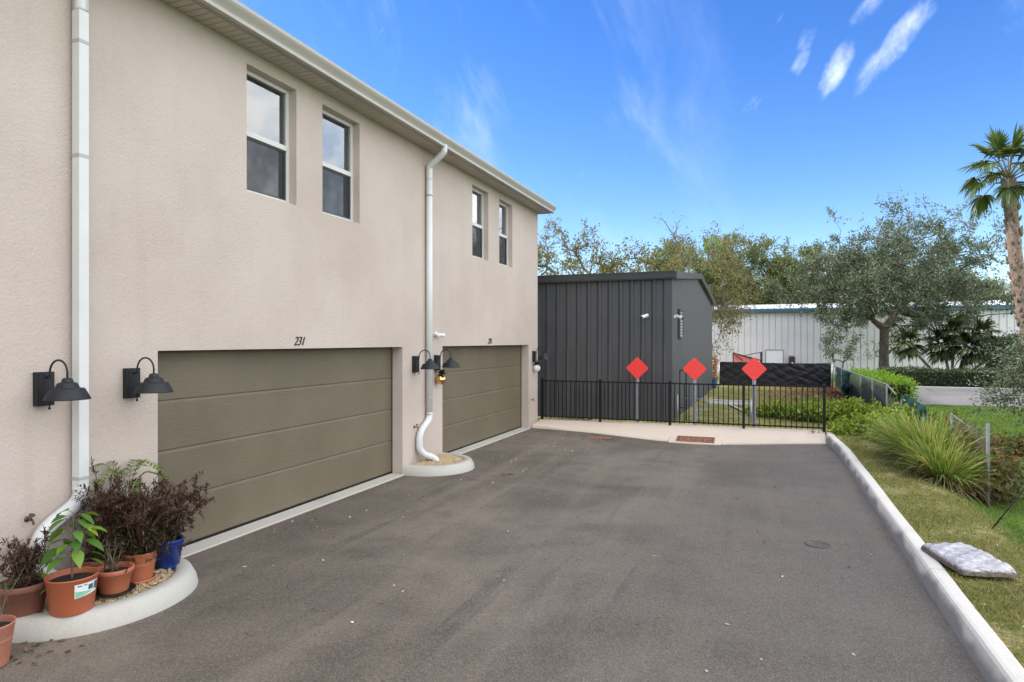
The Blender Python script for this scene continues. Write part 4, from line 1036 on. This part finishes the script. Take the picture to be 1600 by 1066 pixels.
# ------------------------------------------------------------------ warehouse
WHY = 56.; wh = thing('warehouse', (10, WHY, -.25), 'long pale metal warehouse with teal eave trim across the background', 'warehouse'); WO = wh.location
def make_wh():
    x0, x1, ez = -30, 60, 4.72
    b = MB(); pts = []; x = x0
    while x < x1: pts += [(x, WHY), (x+.385, WHY), (x+.395, WHY+.07), (x+.45, WHY+.07)]; x += .46
    vs = [(x, y, z) for x, y in pts for z in (-.6, ez)]; b.add(vs, [(2*i, 2*i+2, 2*i+3, 2*i+1) for i in range(len(pts)-1)])
    b.box(x0, x1, WHY+.2, WHY+24, -.6, ez); b.build('wall', M['warehouse'], wh, WO, fix=False)
    b = MB(); b.box(x0-.1, x1, WHY-.28, WHY-.05, ez-.2, ez+.10); b.build('eave_trim', M['teal'], wh, WO, bevel=.03)
    b = MB(); pts = []; x = x0-.1
    while x < x1: pts += [(x, 0), (x+.4, 0), (x+.415, .05), (x+.445, .05)]; x += .46
    vs = [(x, WHY-.26+q*12.3, ez+.13+dz+q*.95) for x, dz in pts for q in (0, 1)]; b.add(vs, [(2*i, 2*i+2, 2*i+3, 2*i+1) for i in range(len(pts)-1)])
    b.add([(x0, WHY+12, ez+1.05), (x1, WHY+12, ez+1.05), (x1, WHY+24.3, ez+.1), (x0, WHY+24.3, ez+.1)], [(0, 1, 2, 3)])
    b.build('roof', M['warehouse_roof'], wh, WO, fix=False)
    # small white door
    b = MB(); b.box(.1, 1.32, WHY-.1, WHY-.04, -.5, 1.55); d = b.build('door', M['doorwhite'], wh, WO, bevel=.01)
    b = MB(); b.box(.02, .1, WHY-.11, WHY-.035, -.5, 1.63); b.box(1.32, 1.4, WHY-.11, WHY-.035, -.5, 1.63); b.box(.1, 1.32, WHY-.11, WHY-.035, 1.55, 1.63); b.build('door_frame', M['warehouse_seam'], d, WO)
    b = MB(); b.tube([(1.2, WHY-.1, .55), (1.2, WHY-.15, .55), (1.1, WHY-.15, .55)], .015, 6); b.build('handle', M['black'], d, WO)
    # loading doors at the right
    for xa, xb in ((17.0, 20.4), (21.0, 24.4), (26, 29.4)):
        b = MB(); prof = []; z = -.5
        while z < 2.6: prof += [(WHY-.10, z), (WHY-.08, z+.05), (WHY-.08, z+.5)]; z += .52
        prof.append((WHY-.10, 2.62)); b.extrude(prof, 'x', xa, xb); d = b.build('loading_door', M['doorwhite'], wh, WO, fix=False)
        b = MB(); b.box(xa-.15, xb+.15, WHY-.2, WHY-.04, 2.62, 2.8); b.box(xa-.15, xa, WHY-.14, WHY-.04, -.5, 2.62); b.box(xb, xb+.15, WHY-.14, WHY-.04, -.5, 2.62); b.build('door_frame', M['warehouse_seam'], d, WO)
make_wh()
b = MB(); b.box(1.75, 2.2, WHY-.3, WHY-.06, .55, 1.05); b.box(1.8, 1.92, WHY-.36, WHY-.06, .9, 1.15); b.box(2.02, 2.14, WHY-.36, WHY-.06, .9, 1.15); b.box(1.93, 2.01, WHY-.2, WHY-.06, -.4, .55)
tag(b.build('utility_box', M['screen_frame'], org=(1.97, WHY-.06, .6), bevel=.01), 'small dark utility box on the warehouse wall right of the white door', 'utility box')
# folded pink implement on black frame
t = thing('folded_awning', (-.9, 52, 0), 'folded pink cloth awning on a black frame behind the plastic screen', 'awning'); o = t.location
b = MB(); b.add([(-2.2, 52, 1.38), (-.5, 51.9, 1.0), (-.35, 51.9, .35), (-2.1, 52, .2), (-2.2, 52.3, 1.38), (-.5, 52.2, 1.0), (-.35, 52.2, .35), (-2.1, 52.3, .2)], [(0, 1, 2, 3), (4, 7, 6, 5), (0, 4, 5, 1), (1, 5, 6, 2), (2, 6, 7, 3), (3, 7, 4, 0)]); b.build('cloth', M['pink'], t, o, bevel=.05)
b = MB(); b.tube([(-2.25, 51.85, 1.42), (-.2, 51.85, .85)], .05, 6); b.tube([(-.25, 51.9, -.3), (-.25, 51.9, 1.5)], .09, 6); b.tube([(-1.5, 51.9, 1.2), (-.25, 51.9, 1.48)], .03, 6); b.tube([(-2.2, 51.9, -.3), (-2.2, 51.9, 1.4)], .05, 6); b.tube([(-2.1, 51.85, 1.3), (-1.5, 51.85, .85)], .03, 6); b.build('frame', M['black'], t, o)

# ------------------------------------------------------------------ trees
def tree(name, label, cat, base, h0, centre, rad, nclu, cl_r, nleaf, L, W, leafm, barkm, tr, seed, group=None, nodes0=None, fall=0., shell=.45, lowcut=-.7, twigs=4, droop=0., trunk_pts=None, thin=.15):
    rng = np.random.default_rng(seed); t = thing(name, base, label, cat, group); o = t.location
    base = np.array(base, float); c = np.array(centre, float); rad = np.array(rad, float)
    ph = rng.uniform(0, 6.28, 8)
    cl = []
    while len(cl) < nclu:
        d = rng.normal(size=3); d /= np.linalg.norm(d)
        if d[2] < lowcut: continue
        a = math.atan2(d[1], d[0])
        lump = 1+.16*math.sin(3*a+ph[0]+2*d[2])+.13*math.sin(5*a+ph[1]-3*d[2])+.1*math.sin(7*d[2]+ph[2]+a)
        cl.append(c+d*rad*lump*rng.uniform(shell, 1)**.7)
    cl = sorted(cl, key=lambda p: np.linalg.norm((p-np.array([base[0], base[1], base[2]+h0]))/rad))
    top = trunk_pts or [tuple(base), tuple(base+[rng.normal()*.05, rng.normal()*.05, h0*.5]), tuple(base+[rng.normal()*.1, rng.normal()*.1, h0])]
    nodes = [np.array(p) for p in top]; par = [-1]+list(range(len(top)-1))
    cz = np.array([c[0]*.6+nodes[-1][0]*.4, c[1]*.6+nodes[-1][1]*.4, c[2]])
    nodes.append(nodes[-1]*.55+cz*.45+rng.normal(size=3)*.2*rad/4); par.append(len(nodes)-2)
    start = len(top)-1
    for p in cl:
        ds = [np.linalg.norm(p-q)+.35*np.linalg.norm(q-nodes[start]) for q in nodes[start:]]
        j = start+int(np.argmin(ds)); q = nodes[j]
        mid = q*.5+p*.5+rng.normal(size=3)*.07*np.linalg.norm(p-q)+[0, 0, .06*np.linalg.norm(p-q)]
        nodes.append(mid); par.append(j); nodes.append(p); par.append(len(nodes)-2)
    cnt = np.ones(len(nodes))
    for i in range(len(nodes)-1, 0, -1): cnt[par[i]] += cnt[i]
    rr = tr*(cnt/cnt[0])**.5; rr = np.maximum(rr, tr*.035)
    b = MB()
    tp = nodes[:len(top)]; b.tube([tuple(p) for p in tp], [tr*1.25]+[tr]*(len(tp)-2)+[max(tr*.85, rr[len(tp)-1])], 10, cap=False)
    for i in range(len(top), len(nodes)):
        q, p = nodes[par[i]], nodes[i]; b.tube([tuple(q), tuple(p)], [min(rr[par[i]], rr[i]*1.5), rr[i]], 5 if rr[i] < .08 else 7, cap=False)
    Ps, Ds = [], []
    for p, pi in zip(nodes[len(top)+1:][1::2], range(len(cl))):
        out = p-c; out = out/(np.linalg.norm(out)+1e-6)
        k = int(nleaf*rng.uniform(.4, 1.5)*(1-thin*(p[2]-c[2])/rad[2])); s = cl_r*rng.uniform(.6, 1.25)
        for q in range(twigs):
            d = rng.normal(size=3)+out*.8+[0, 0, .2-droop]; d /= np.linalg.norm(d); l = s*rng.uniform(.9, 2.0)
            e = p+d*l; b.tube([tuple(p), tuple((p+e)/2+[0, 0, .05*l]), tuple(e)], [tr*.03, tr*.022, tr*.010], 4, cap=False)
            m = max(1, int(k/twigs)); f = rng.uniform(.15, 1.08, (m, 1))
            pp = p+d*l*f+rng.normal(size=(m, 3))*s*.24*(1.15-.5*f)
            pp[:, 2] -= droop*s*rng.uniform(0, 1, m)**2
            Ps.append(pp); Ds.append(d*.7+rng.normal(size=(m, 3))*.8-[0, 0, droop*.8])
    b.build('trunk', M[barkm], t, o, fix=False)
    P, D = np.concatenate(Ps), np.concatenate(Ds)
    V, F = leaf_cards(P, D, rng.uniform(.6, 1.35, len(P))*L, rng.uniform(.6, 1.3, len(P))*W, rng)
    np_mesh('crown', V, F, M[leafm], t, o)
    return t
# big spreading oak in front of the warehouse
tree('oak_tree', 'large spreading grey-green oak in front of the pale warehouse', 'tree', (7.05, 47.6, -.15), 2.7, (8.0, 47.9, 6.2), (5.5, 4.8, 4.2), 270, .7, 250, .18, .08, 'oak', 'bark', .27, 21, shell=.3, lowcut=-.8, twigs=6, thin=.62, trunk_pts=[(7.05, 47.6, -.3), (7.07, 47.6, 1.6), (7.1, 47.62, 3.1)])
GB = 'trees rising behind the shed and warehouse'
# background trees
tree('bare_tree', 'thinly leaved autumn tree right beside the house corner above the shed roof', 'tree', (-12.6, 43, 0), 4.5, (-12.8, 43, 7.4), (4.2, 3, 2.6), 90, .5, 62, .19, .10, 'autumn', 'bark_grey', .2, 31, GB, shell=.3, twigs=6)
tree('bare_tree', 'sparse autumn tree with orange-brown leaves above the middle of the shed roof', 'tree', (-8.2, 45, 0), 4.5, (-8.3, 45, 6.9), (2.7, 2.5, 2.6), 70, .5, 48, .19, .10, 'autumn', 'bark_grey', .17, 32, GB, shell=.3, twigs=6)
tree('bare_tree', 'tall thin nearly leafless branch tree poking up above the shed gable', 'tree', (-5.9, 50, 0), 6.0, (-6.2, 50, 8.8), (1.6, 1.5, 2.9), 28, .5, 7, .18, .09, 'autumn', 'bark_grey', .15, 33, GB, shell=.2, twigs=5)
tree('oak_tree', 'mossy yellow-green tree immediately right of the shed gable, hanging before the warehouse', 'tree', (-3.6, 43, 0), 4., (-3.4, 43, 6.1), (2.7, 2.5, 3.3), 90, .6, 170, .17, .06, 'moss_tree', 'bark_grey', .22, 34, GB, droop=.8, lowcut=-.95)
for i, (x, y, zc, rx, rz, m, lab) in enumerate(((-7.5, 74, 8.5, 5.0, 4.8, 'oak_far', 'dense olive oak behind the mossy tree, left part of the wooded skyline'), (-1.5, 78, 8.6, 5.0, 4.7, 'oak_far', 'broad olive oak above the left end of the warehouse roof'), (4.6, 80, 8.0, 5.2, 4.6, 'oak_far', 'olive oak above the warehouse roof over the white door'),
                                           (10.5, 82, 6.8, 5.5, 3.6, 'oak_far', 'olive oak mostly hidden behind the big spreading oak'), (18, 84, 6.2, 6, 2.9, 'oak_far', 'low olive oak behind the warehouse right of the spreading oak trunk'))):
    tree('oak_tree', lab, 'tree', (x, y, 0), 4, (x, y, zc), (rx, 4, rz), 150, .95, 190, .27, .13, m, 'bark_grey', .3, 41+i, GB, shell=.4)
tree('young_tree', 'bright lime-green treetop among the olive oaks behind the shed gable', 'tree', (-5.2, 72, 0), 8, (-5.2, 72, 12.0), (1.2, 1, .9), 14, .4, 60, .22, .12, 'lime', 'bark_grey', .12, 51)
tree('young_tree', 'small dark young tree at the warehouse wall behind the screen corner', 'tree', (4.05, 41, -.05), .7, (4.05, 41, 1.7), (.95, .8, 1.0), 30, .3, 60, .13, .06, 'oak', 'bark', .05, 52)
tree('wispy_tree', 'wispy small-leaved olive tree reaching in from the right photo edge', 'tree', (6.15, 17.4, -.25), .8, (5.95, 17.5, 1.75), (.95, 1.0, 1.3), 95, .3, 130, .075, .035, 'oak', 'twig', .07, 53, twigs=5, droop=.2)
tree('garden_shrub', 'rounded pale olive shrub by the far hedge in front of the loading doors', 'shrub', (14.2, 40, -.1), .5, (14.2, 40, 1.5), (2.0, 1.4, 1.2), 50, .42, 80, .13, .06, 'moss_tree', 'twig', .06, 54)
tree('garden_shrub', 'dark green shrub between the palmetto clump and the pale olive shrub', 'shrub', (12.3, 42.5, -.1), .5, (12.3, 42.5, 1.3), (1.1, 1.0, 1.2), 40, .4, 80, .15, .08, 'hedge', 'twig', .06, 55)

# ------------------------------------------------------------------ hedges, vines, tall grass
def hedge(x0, x1, y0, y1, z0, z1, n, L, W, mat, label, seed, name='hedge', rough=.05):
    cx, cy = (x0+x1)/2, (y0+y1)/2
    t = thing(name, (cx, cy, z0), label, 'hedge'); o = t.location; rng = np.random.default_rng(seed)
    b = MB(); i = .12; b.box(x0+i, x1-i, y0+i, y1-i, z0, z1-i); b.build('shade_core', M['core'], t, o)  # solid dark box; shade inside the hedge is put into its colour
    a = np.array([(x1-x0)*(y1-y0), (x1-x0)*(z1-z0), (x1-x0)*(z1-z0), (y1-y0)*(z1-z0), (y1-y0)*(z1-z0)]); f = rng.choice(5, n, p=a/a.sum()); u, w = rng.uniform(size=(2, n))
    X, Y, Z = x0+(x1-x0)*u, y0+(y1-y0)*w, np.full(n, z1); D = np.tile([0, 0, 1.], (n, 1))
    for k, (ax, val, nd) in {1: ('y', y0, (0, -1, .3)), 2: ('y', y1, (0, 1, .3)), 3: ('x', x0, (-1, 0, .3)), 4: ('x', x1, (1, 0, .3))}.items():
        q = f == k; Z[q] = z0+(z1-z0)*(w if ax == 'y' else u)[q]
        if ax == 'y': Y[q] = val
        else: X[q] = val; Y[q] = (y0+(y1-y0)*w)[q]
        D[q] = nd
    P = np.stack([X, Y, Z], 1)+rng.normal(size=(n, 3))*rough-D*rng.uniform(0, .12, (n, 1))
    P[:, 2] += .04*np.sin(X*2.1)+.03*np.sin(Y*3.3+X)
    V, F = leaf_cards(P, D+rng.normal(size=(n, 3))*.8, rng.uniform(.6, 1.3, n)*L, rng.uniform(.6, 1.3, n)*W, rng); np_mesh('foliage', V, F, M[mat], t, o)
hedge(5.4, 30, 36.6, 37.7, -.02, .92, 26000, .11, .06, 'hedge', 'long clipped dark green hedge behind the far parking lot', 61, rough=.06)
hedge(3.6, 4.9, 26.6, 33.5, -.1, .86, 9000, .11, .065, 'lime', 'bright lime-green clipped hedge beyond the chain-link fence', 62, rough=.09)
def mound(loc, r, h, n, L, W, mat, label, seed, cat='shrub', name='vine_shrub', flat=1.):
    x, y, z = loc; t = thing(name, loc, label, cat); o = t.location; rng = np.random.default_rng(seed)
    b = MB(); Ps, Ds = [], []
    rx, ry = (r, r) if not hasattr(r, '__len__') else r
    for i in range(26):
        a = rng.uniform(0, 6.28); s = math.sqrt(rng.uniform(0, 1)); hh = h*(1-.55*s*s)*rng.uniform(.55, 1.1)
        tip = (x+rx*s*math.cos(a), y+ry*s*math.sin(a), z+hh); p0 = (x+rx*.45*s*math.cos(a), y+ry*.45*s*math.sin(a), z-.03)
        path = smooth_path([p0, ((p0[0]+tip[0])/2, (p0[1]+tip[1])/2, z+hh*.62), tip], 4); b.tube(path, list(np.linspace(.012, .004, len(path))), 4, cap=False)
        m = n//26; pp = np.array(path)[rng.integers(2, len(path), m)]; Ps.append(pp+rng.normal(size=(m, 3))*[rx*.2, ry*.2, h*.14]); Ds.append(rng.normal(size=(m, 3))+[0, -.3, .5])
    b.build('stems', M['twig'], t, o, fix=False); P = np.concatenate(Ps); P[:, 2] = np.maximum(P[:, 2], z+.02)
    V, F = leaf_cards(P, np.concatenate(Ds), rng.uniform(.6, 1.3, len(P))*L, rng.uniform(.6, 1.3, len(P))*W, rng); np_mesh('foliage', V, F, M[mat], t, o)
for i, (x, y, r, h, n, m, lab) in enumerate(((.25, 20.6, (.75, .6), .42, 1500, 'vine', 'low bright green vine between the right-hand sign post and the next fence pickets'), (1.35, 20.0, (.8, .7), .58, 2600, 'vine', 'bright green vine mound just behind the last fence post'),
                                              (2.3, 19.2, (.8, .7), .7, 3000, 'vine', 'bright green vine mound right of the last fence post'), (2.25, 17.4, (.75, .6), .5, 2400, 'vine', 'leafy green vine at the end of the kerb near the last fence post'),
                                              (3.1, 17.8, (.65, .9), .85, 3200, 'vine', 'tall tangled vine climbing the dark torn windscreen'), (2.75, 16.2, (.6, .8), .6, 2400, 'vine', 'bright green vine mound beside the farthest tall grass clump'), (3.3, 15.4, (.55, .9), 1.0, 2600, 'vine_dry', 'brownish vine tangle on the chain-link fence behind the tall grass'),
                                              (3.4, 13.0, (.5, .95), 1.05, 3000, 'vine_dry', 'dry brown-green vine over the near end of the chain-link fence'), (3.0, 20.8, (.6, .8), .5, 1600, 'vine', 'green vine along the foot of the chain-link fence'),
                                              (5.0, 17.5, (.9, .5), .42, 1200, 'vine_dry', 'low brown-green weeds on the lawn beyond the chain-link fence'))):
    mound((x, y, float(gz(x, y))), r, h, n, .11, .065, m, lab, 70+i)
def tall_grass(loc, r, h, n, label, seed):
    x, y, z = loc; t = thing('ornamental_grass', loc, label, 'grass clump', 'tall grass clumps below the kerb'); rng = np.random.default_rng(seed)
    a = rng.uniform(0, 6.28, n); s = np.sqrt(rng.uniform(0, 1, n)); P = np.stack([x+r*.42*s*np.cos(a), y+r*.42*s*np.sin(a), np.full(n, z-.03)], 1)
    P[:, 2] = gz(P[:, 0], P[:, 1])-.02
    D = np.stack([np.cos(a)*s*.6, np.sin(a)*s*.6, np.ones(n)], 1)+rng.normal(size=(n, 3))*.16
    V, F = long_leaves(P, D, rng.uniform(.5, 1.12, n)*h*1.3, rng.uniform(.6, 1.3, n)*.022, rng, rng.uniform(.3, 1.1, n)+s*.2, 6, (1., 1., .9, .75, .55, .05))
    np_mesh('blades', V, F, M['tallgrass'], t, t.location)
    n2 = n//5; a = rng.uniform(0, 6.28, n2); P = np.stack([x+r*.5*np.cos(a), y+r*.5*np.sin(a), np.zeros(n2)], 1); P[:, 2] = gz(P[:, 0], P[:, 1])+rng.uniform(0, .2, n2)
    D = np.stack([np.cos(a), np.sin(a), rng.uniform(.1, .9, n2)], 1)+rng.normal(size=(n2, 3))*.3
    V, F = long_leaves(P, D, rng.uniform(.3, .75, n2), .014, rng, rng.uniform(.5, 1.8, n2), 5, (1., .9, .7, .4, .05)); V[:, 2] = np.maximum(V[:, 2], gz(V[:, 0], V[:, 1])+.01)
    np_mesh('dead_blades', V, F, M['deadgrass'], t, t.location)
tall_grass((2.6, 14.4, -.1), .62, .78, 900, 'yellow-green tall grass clump farthest along the kerb bank', 81)
tall_grass((2.68, 13.3, -.15), .6, .88, 1400, 'largest arching tall grass clump, in the middle of the bank', 82)
tall_grass((2.66, 12.3, -.2), .45, .64, 800, 'nearest tall grass clump with straw-coloured blades by the fence end post', 83)
# lawn blades
def lawn(name, n, xr, yr, L, W, mat, label, seed, dens=None):
    rng = np.random.default_rng(seed); x = rng.uniform(*xr, n); y = yr[0]+(yr[1]-yr[0])*rng.uniform(0, 1, n)**1.5
    if dens is not None: k = dens(x, y, rng); x, y = x[k], y[k]
    m = len(x); P = np.stack([x, y, gz(x, y)-.004], 1); D = rng.normal(size=(m, 3))*[.6, .6, .15]+[0, 0, .75]
    sc = .7+.6*(y-yr[0])/(yr[1]-yr[0])
    V, F = long_leaves(P, D, rng.uniform(.5, 1.3, m)*L, W*sc*rng.uniform(.7, 1.3, m), rng, .5, 2, (1., .8, .05))
    o = np_mesh(name, V, F, M[mat]); tag(o, label, 'grass', kind='stuff')
def patchy(x, y, rng): q = np.sin(x*3.1+np.sin(y*1.7)*1.3)*np.sin(y*2.3+x)+.6*np.sin(y*5.1-x*4); return rng.uniform(size=len(x)) < np.clip(.62+.4*q, .12, 1)
lawn('lawn_grass', 120000, (1.605, 2.8), (3.5, 17.2), .05, .0055, 'lawn', 'short olive and straw-coloured turf between kerb and bank', 91, patchy)
lawn('lawn_grass', 100000, (2.6, 8.5), (6, 27.4), .075, .009, 'lawn_green', 'vivid green lawn below the bank on the right', 92, lambda x, y, r: r.uniform(size=len(x)) < np.clip((x-2.3)/.9, 0, 1))
lawn('lawn_grass', 45000, (-1.75, 2.4), (17.5, 35.5), .055, .008, 'lawn', 'thin olive grass of the yard behind the black fence', 93, patchy)

# ------------------------------------------------------------------ palms
def fan(b_parts, base, d, up, R_, rng, segs=26, spread=R(210), droop=.3):
    d = Vector(d).normalized(); up = Vector(up); s = d.cross(up).normalized(); n = s.cross(d)
    P, D, L = [], [], []
    for i in range(segs):
        a = (i/(segs-1)-.5)*spread; v_ = d*math.cos(a)+s*math.sin(a); v_ = v_+n*.28*abs(math.sin(a)); P.append(base); D.append(v_); L.append(R_*(1-.22*abs(a)/(spread/2))*rng.uniform(.88, 1.08))
    V, F = long_leaves(np.array([tuple(p) for p in P]), np.array([tuple(q) for q in D]), np.array(L), R_*3.1/segs, rng, np.full(segs, droop)*rng.uniform(.6, 1.5, segs), 5, (.25, .75, 1., .8, .45, .04))
    b_parts.append((V, F))
def palm():
    rng = np.random.default_rng(5); base = Vector((6.75, 19.5, -.25))
    t = thing('fan_palm', base, 'tall fan palm with a rough tan trunk at the right photo edge', 'palm tree'); o = t.location
    pts = smooth_path([tuple(base), (6.1, 19.4, 1.9), (5.73, 19.35, 4.0), (5.54, 19.3, 6.25)], 8); b = MB(); k = len(pts)
    b.tube(pts, list(np.linspace(.185, .138, k-3))+[.148, .158, .145], 14, cap=False)
    for i in range(240):                                            # stubs of old leaf bases
        f = rng.uniform(.08, 1); q = Vector(pts[int(f*(k-1))]); a = i*2.4; dv = Vector((math.cos(a), math.sin(a), 0)); rr = .18-.045*f
        p0 = q+dv*rr*.9+Vector((0, 0, rng.uniform(-.1, .1))); b.tube([p0, p0+dv*.04+Vector((0, 0, .05)), p0+dv*.06+Vector((0, 0, .11))], [.045, .035, .012], 5, flat=.5)
    b.build('trunk', M['palm_bark'], t, o, fix=False)
    top = Vector((5.54, 19.3, 6.3))
    for i in range(23):
        a = i*2.39996+.4; f = i/22; elv = R(80-108*f**1.05)+rng.normal()*.08
        d = Vector((math.cos(a)*math.cos(elv), math.sin(a)*math.cos(elv), math.sin(elv))); pl = rng.uniform(.62, .9)
        e = top+d*pl+Vector((0, 0, -.12*f)); m = top+d*pl*.5+Vector((0, 0, .04))
        st = MB(); st.tube([top-Vector((0, 0, .15*f)), m, e], [.022, .014, .009], 5, cap=False); fr = st.build('frond', M['palm_stem'], t, o, fix=False)
        parts = []; dd = (d+Vector((0, 0, -.35-.55*f))).normalized() if f > .3 else d
        upv = Vector((0, 0, 1)) if abs(dd.z) < .95 else Vector((1, 0, 0))
        fan(parts, tuple(e), dd, upv, rng.uniform(.52, .68), rng, 34, R(205), .25+.9*f)
        V, F = join_np(parts); np_mesh('leaf_fan', V, F, M['palm'], fr, o)
palm()
def palmetto():
    rng = np.random.default_rng(8); x, y, z = 10.0, 44.5, -.15
    t = thing('palmetto_clump', (x, y, z), 'dark multi-stemmed palmetto clump against the warehouse wall', 'palm'); o = t.location
    for i, (dx, dz, r) in enumerate(((-2.3, 2.3, 1.3), (-.3, 2.2, 1.4), (.9, 2.0, 1.4), (2.2, 1.8, 1.3), (1.5, 2.8, 1.2), (.2, 3.0, 1.2))):
        top = Vector((x+dx, y+rng.normal()*.4, z+dz)); b = MB(); b.tube(smooth_path([(x+dx*.12, y, z), (x+dx*.5, y, z+dz*.45), tuple(top)], 5), .075, 7); s = b.build('trunk', M['bark'], t, o, fix=False)
        parts = []
        for k in range(13):
            a = k*2.4; el = R(75-130*k/12); d = Vector((math.cos(a)*math.cos(el), math.sin(a)*math.cos(el), math.sin(el)))
            fan(parts, tuple(top+d*r*.35), d, Vector((0, 0, 1)) if abs(d.z) < .9 else Vector((1, 0, 0)), r*.72, rng, 26, R(190), .8)
        V, F = join_np(parts); np_mesh('crown', V, F, M['palmetto'], s, o)
palmetto()

# ------------------------------------------------------------------ bag, stake, litter
def bag():
    n, m = 56, 36; rng = np.random.default_rng(2); V = []
    cx, cy, z0 = 1.82, 7.52, .135; ang = R(-76); ca, sa = math.cos(ang), math.sin(ang)
    def P(u, w, side):
        X, Yv = u*.41, w*.25; e = (1-abs(u)**6)*(1-abs(w)**6); e = max(e, 0)**.33
        h = .088*e*(1+.10*math.sin(7*u+3*w)+.09*math.sin(11*w-4*u)+.05*math.sin(19*u+9*w)+.05*abs(math.sin(14*u+17*w+2*math.sin(5*w)))-.06*abs(math.sin(9*u-13*w))) if side else -.004*e
        k = 1-.05*(abs(u*w))**2; X *= k; Yv *= k
        return (cx+X*ca-Yv*sa, cy+X*sa+Yv*ca, z0+.03+h)
    b = MB()
    for side in (1, 0):
        vs = [P(-1+2*i/n, -1+2*j/m, side) for i in range(n+1) for j in range(m+1)]
        b.add(vs, [(i*(m+1)+j, (i+1)*(m+1)+j, (i+1)*(m+1)+j+1, i*(m+1)+j+1) for i in range(n) for j in range(m)], 0, True)
    tag(b.build('mulch_bag', M['bag'], org=(cx, cy, .15-.06)), 'plastic-wrapped bag of brown mulch lying across the kerb edge', 'mulch bag')
bag()
b = MB(); b.tube([(2.53, 9.45, .02), (2.95, 9.7, .52), (3.4, 9.96, 1.05)], .008, 6)
tag(b.build('leaning_rod', M['black'], org=(2.53, 9.45, .05)), 'thin black rod leaning out of the grass bank beyond the mulch bag', 'rod')
def litter():
    rng = np.random.default_rng(12); n = 300
    x = np.concatenate([WX+.1+rng.exponential(1.3, 190), rng.uniform(-5.0, 1.2, 90), rng.uniform(-5.0, -3.4, 110)]); y = np.concatenate([rng.uniform(4.9, 16.4, 190), rng.uniform(3.5, 16, 90), rng.uniform(10.8, 15.8, 110)])
    k = (x < 1.25) & ~((x < -4.85) & (y > 9.8) & (y < 11.5)); x, y = x[k], y[k]
    m = len(x); P = np.stack([x, y, az(x, y)+.006], 1); D = rng.normal(size=(m, 3))*[1, 1, .12]
    V, F = leaf_cards(P, D, rng.uniform(.02, .065, m), rng.uniform(.012, .032, m), rng, .15)
    V[:, 2] = np.clip(V[:, 2], az(V[:, 0], V[:, 1])+.004, az(V[:, 0], V[:, 1])+.02)
    tag(np_mesh('leaf_litter', V, F, M['litter']), 'scattered dry petals and leaf bits on the asphalt', 'leaf litter', kind='stuff')
    # brown leaves: by the house corner, beside the left pots, at the kerb end
    P = np.concatenate([np.stack([rng.uniform(-5.6, -4.4, 130), rng.uniform(17.32, 17.6, 130), np.full(130, .16)], 1), np.stack([rng.uniform(-5.3, -4.75, 20), rng.uniform(3.1, 3.5, 20), np.full(20, .01)], 1), np.stack([rng.uniform(.95, 1.3, 20), rng.uniform(16.8, 17.2, 20), np.full(20, .15)], 1)])
    m = len(P); V, F = leaf_cards(P, rng.normal(size=(m, 3))*[1, 1, .25], rng.uniform(.04, .10, m), rng.uniform(.025, .05, m), rng, .2)
    V[:, 2] = np.maximum(V[:, 2], P[:, 2].repeat(4)-.001)
    tag(np_mesh('leaf_litter', V, F, M['leafbrown']), 'fallen brown leaves gathered at the apron corner and beside the pots', 'leaf litter', kind='stuff')
    # leaf carpet below the boundary fence
    n = 2600; x = 3.1-rng.exponential(.55, n); y = rng.uniform(22, 35.8, n); P = np.stack([x, y, gz(x, y)+.015], 1)
    V, F = leaf_cards(P, rng.normal(size=(n, 3))*[1, 1, .4], rng.uniform(.05, .12, n), rng.uniform(.03, .07, n), rng, .2)
    tag(np_mesh('leaf_litter', V, F, M['leafbrown']), 'carpet of fallen brown leaves along the boundary fence', 'leaf litter', kind='stuff')
    # clover flowers and pale bits on the turf
    n = 420; x = rng.uniform(1.62, 2.7, n); y = rng.uniform(4.5, 16.5, n); P = np.stack([x, y, gz(x, y)+.02], 1)
    V, F = leaf_cards(P, rng.normal(size=(n, 3))*[1, 1, .4], .022, .018, rng, .2)
    tag(np_mesh('leaf_litter', V, F, M['litter']), 'small pale petals strewn on the turf strip', 'leaf litter', kind='stuff')
litter()
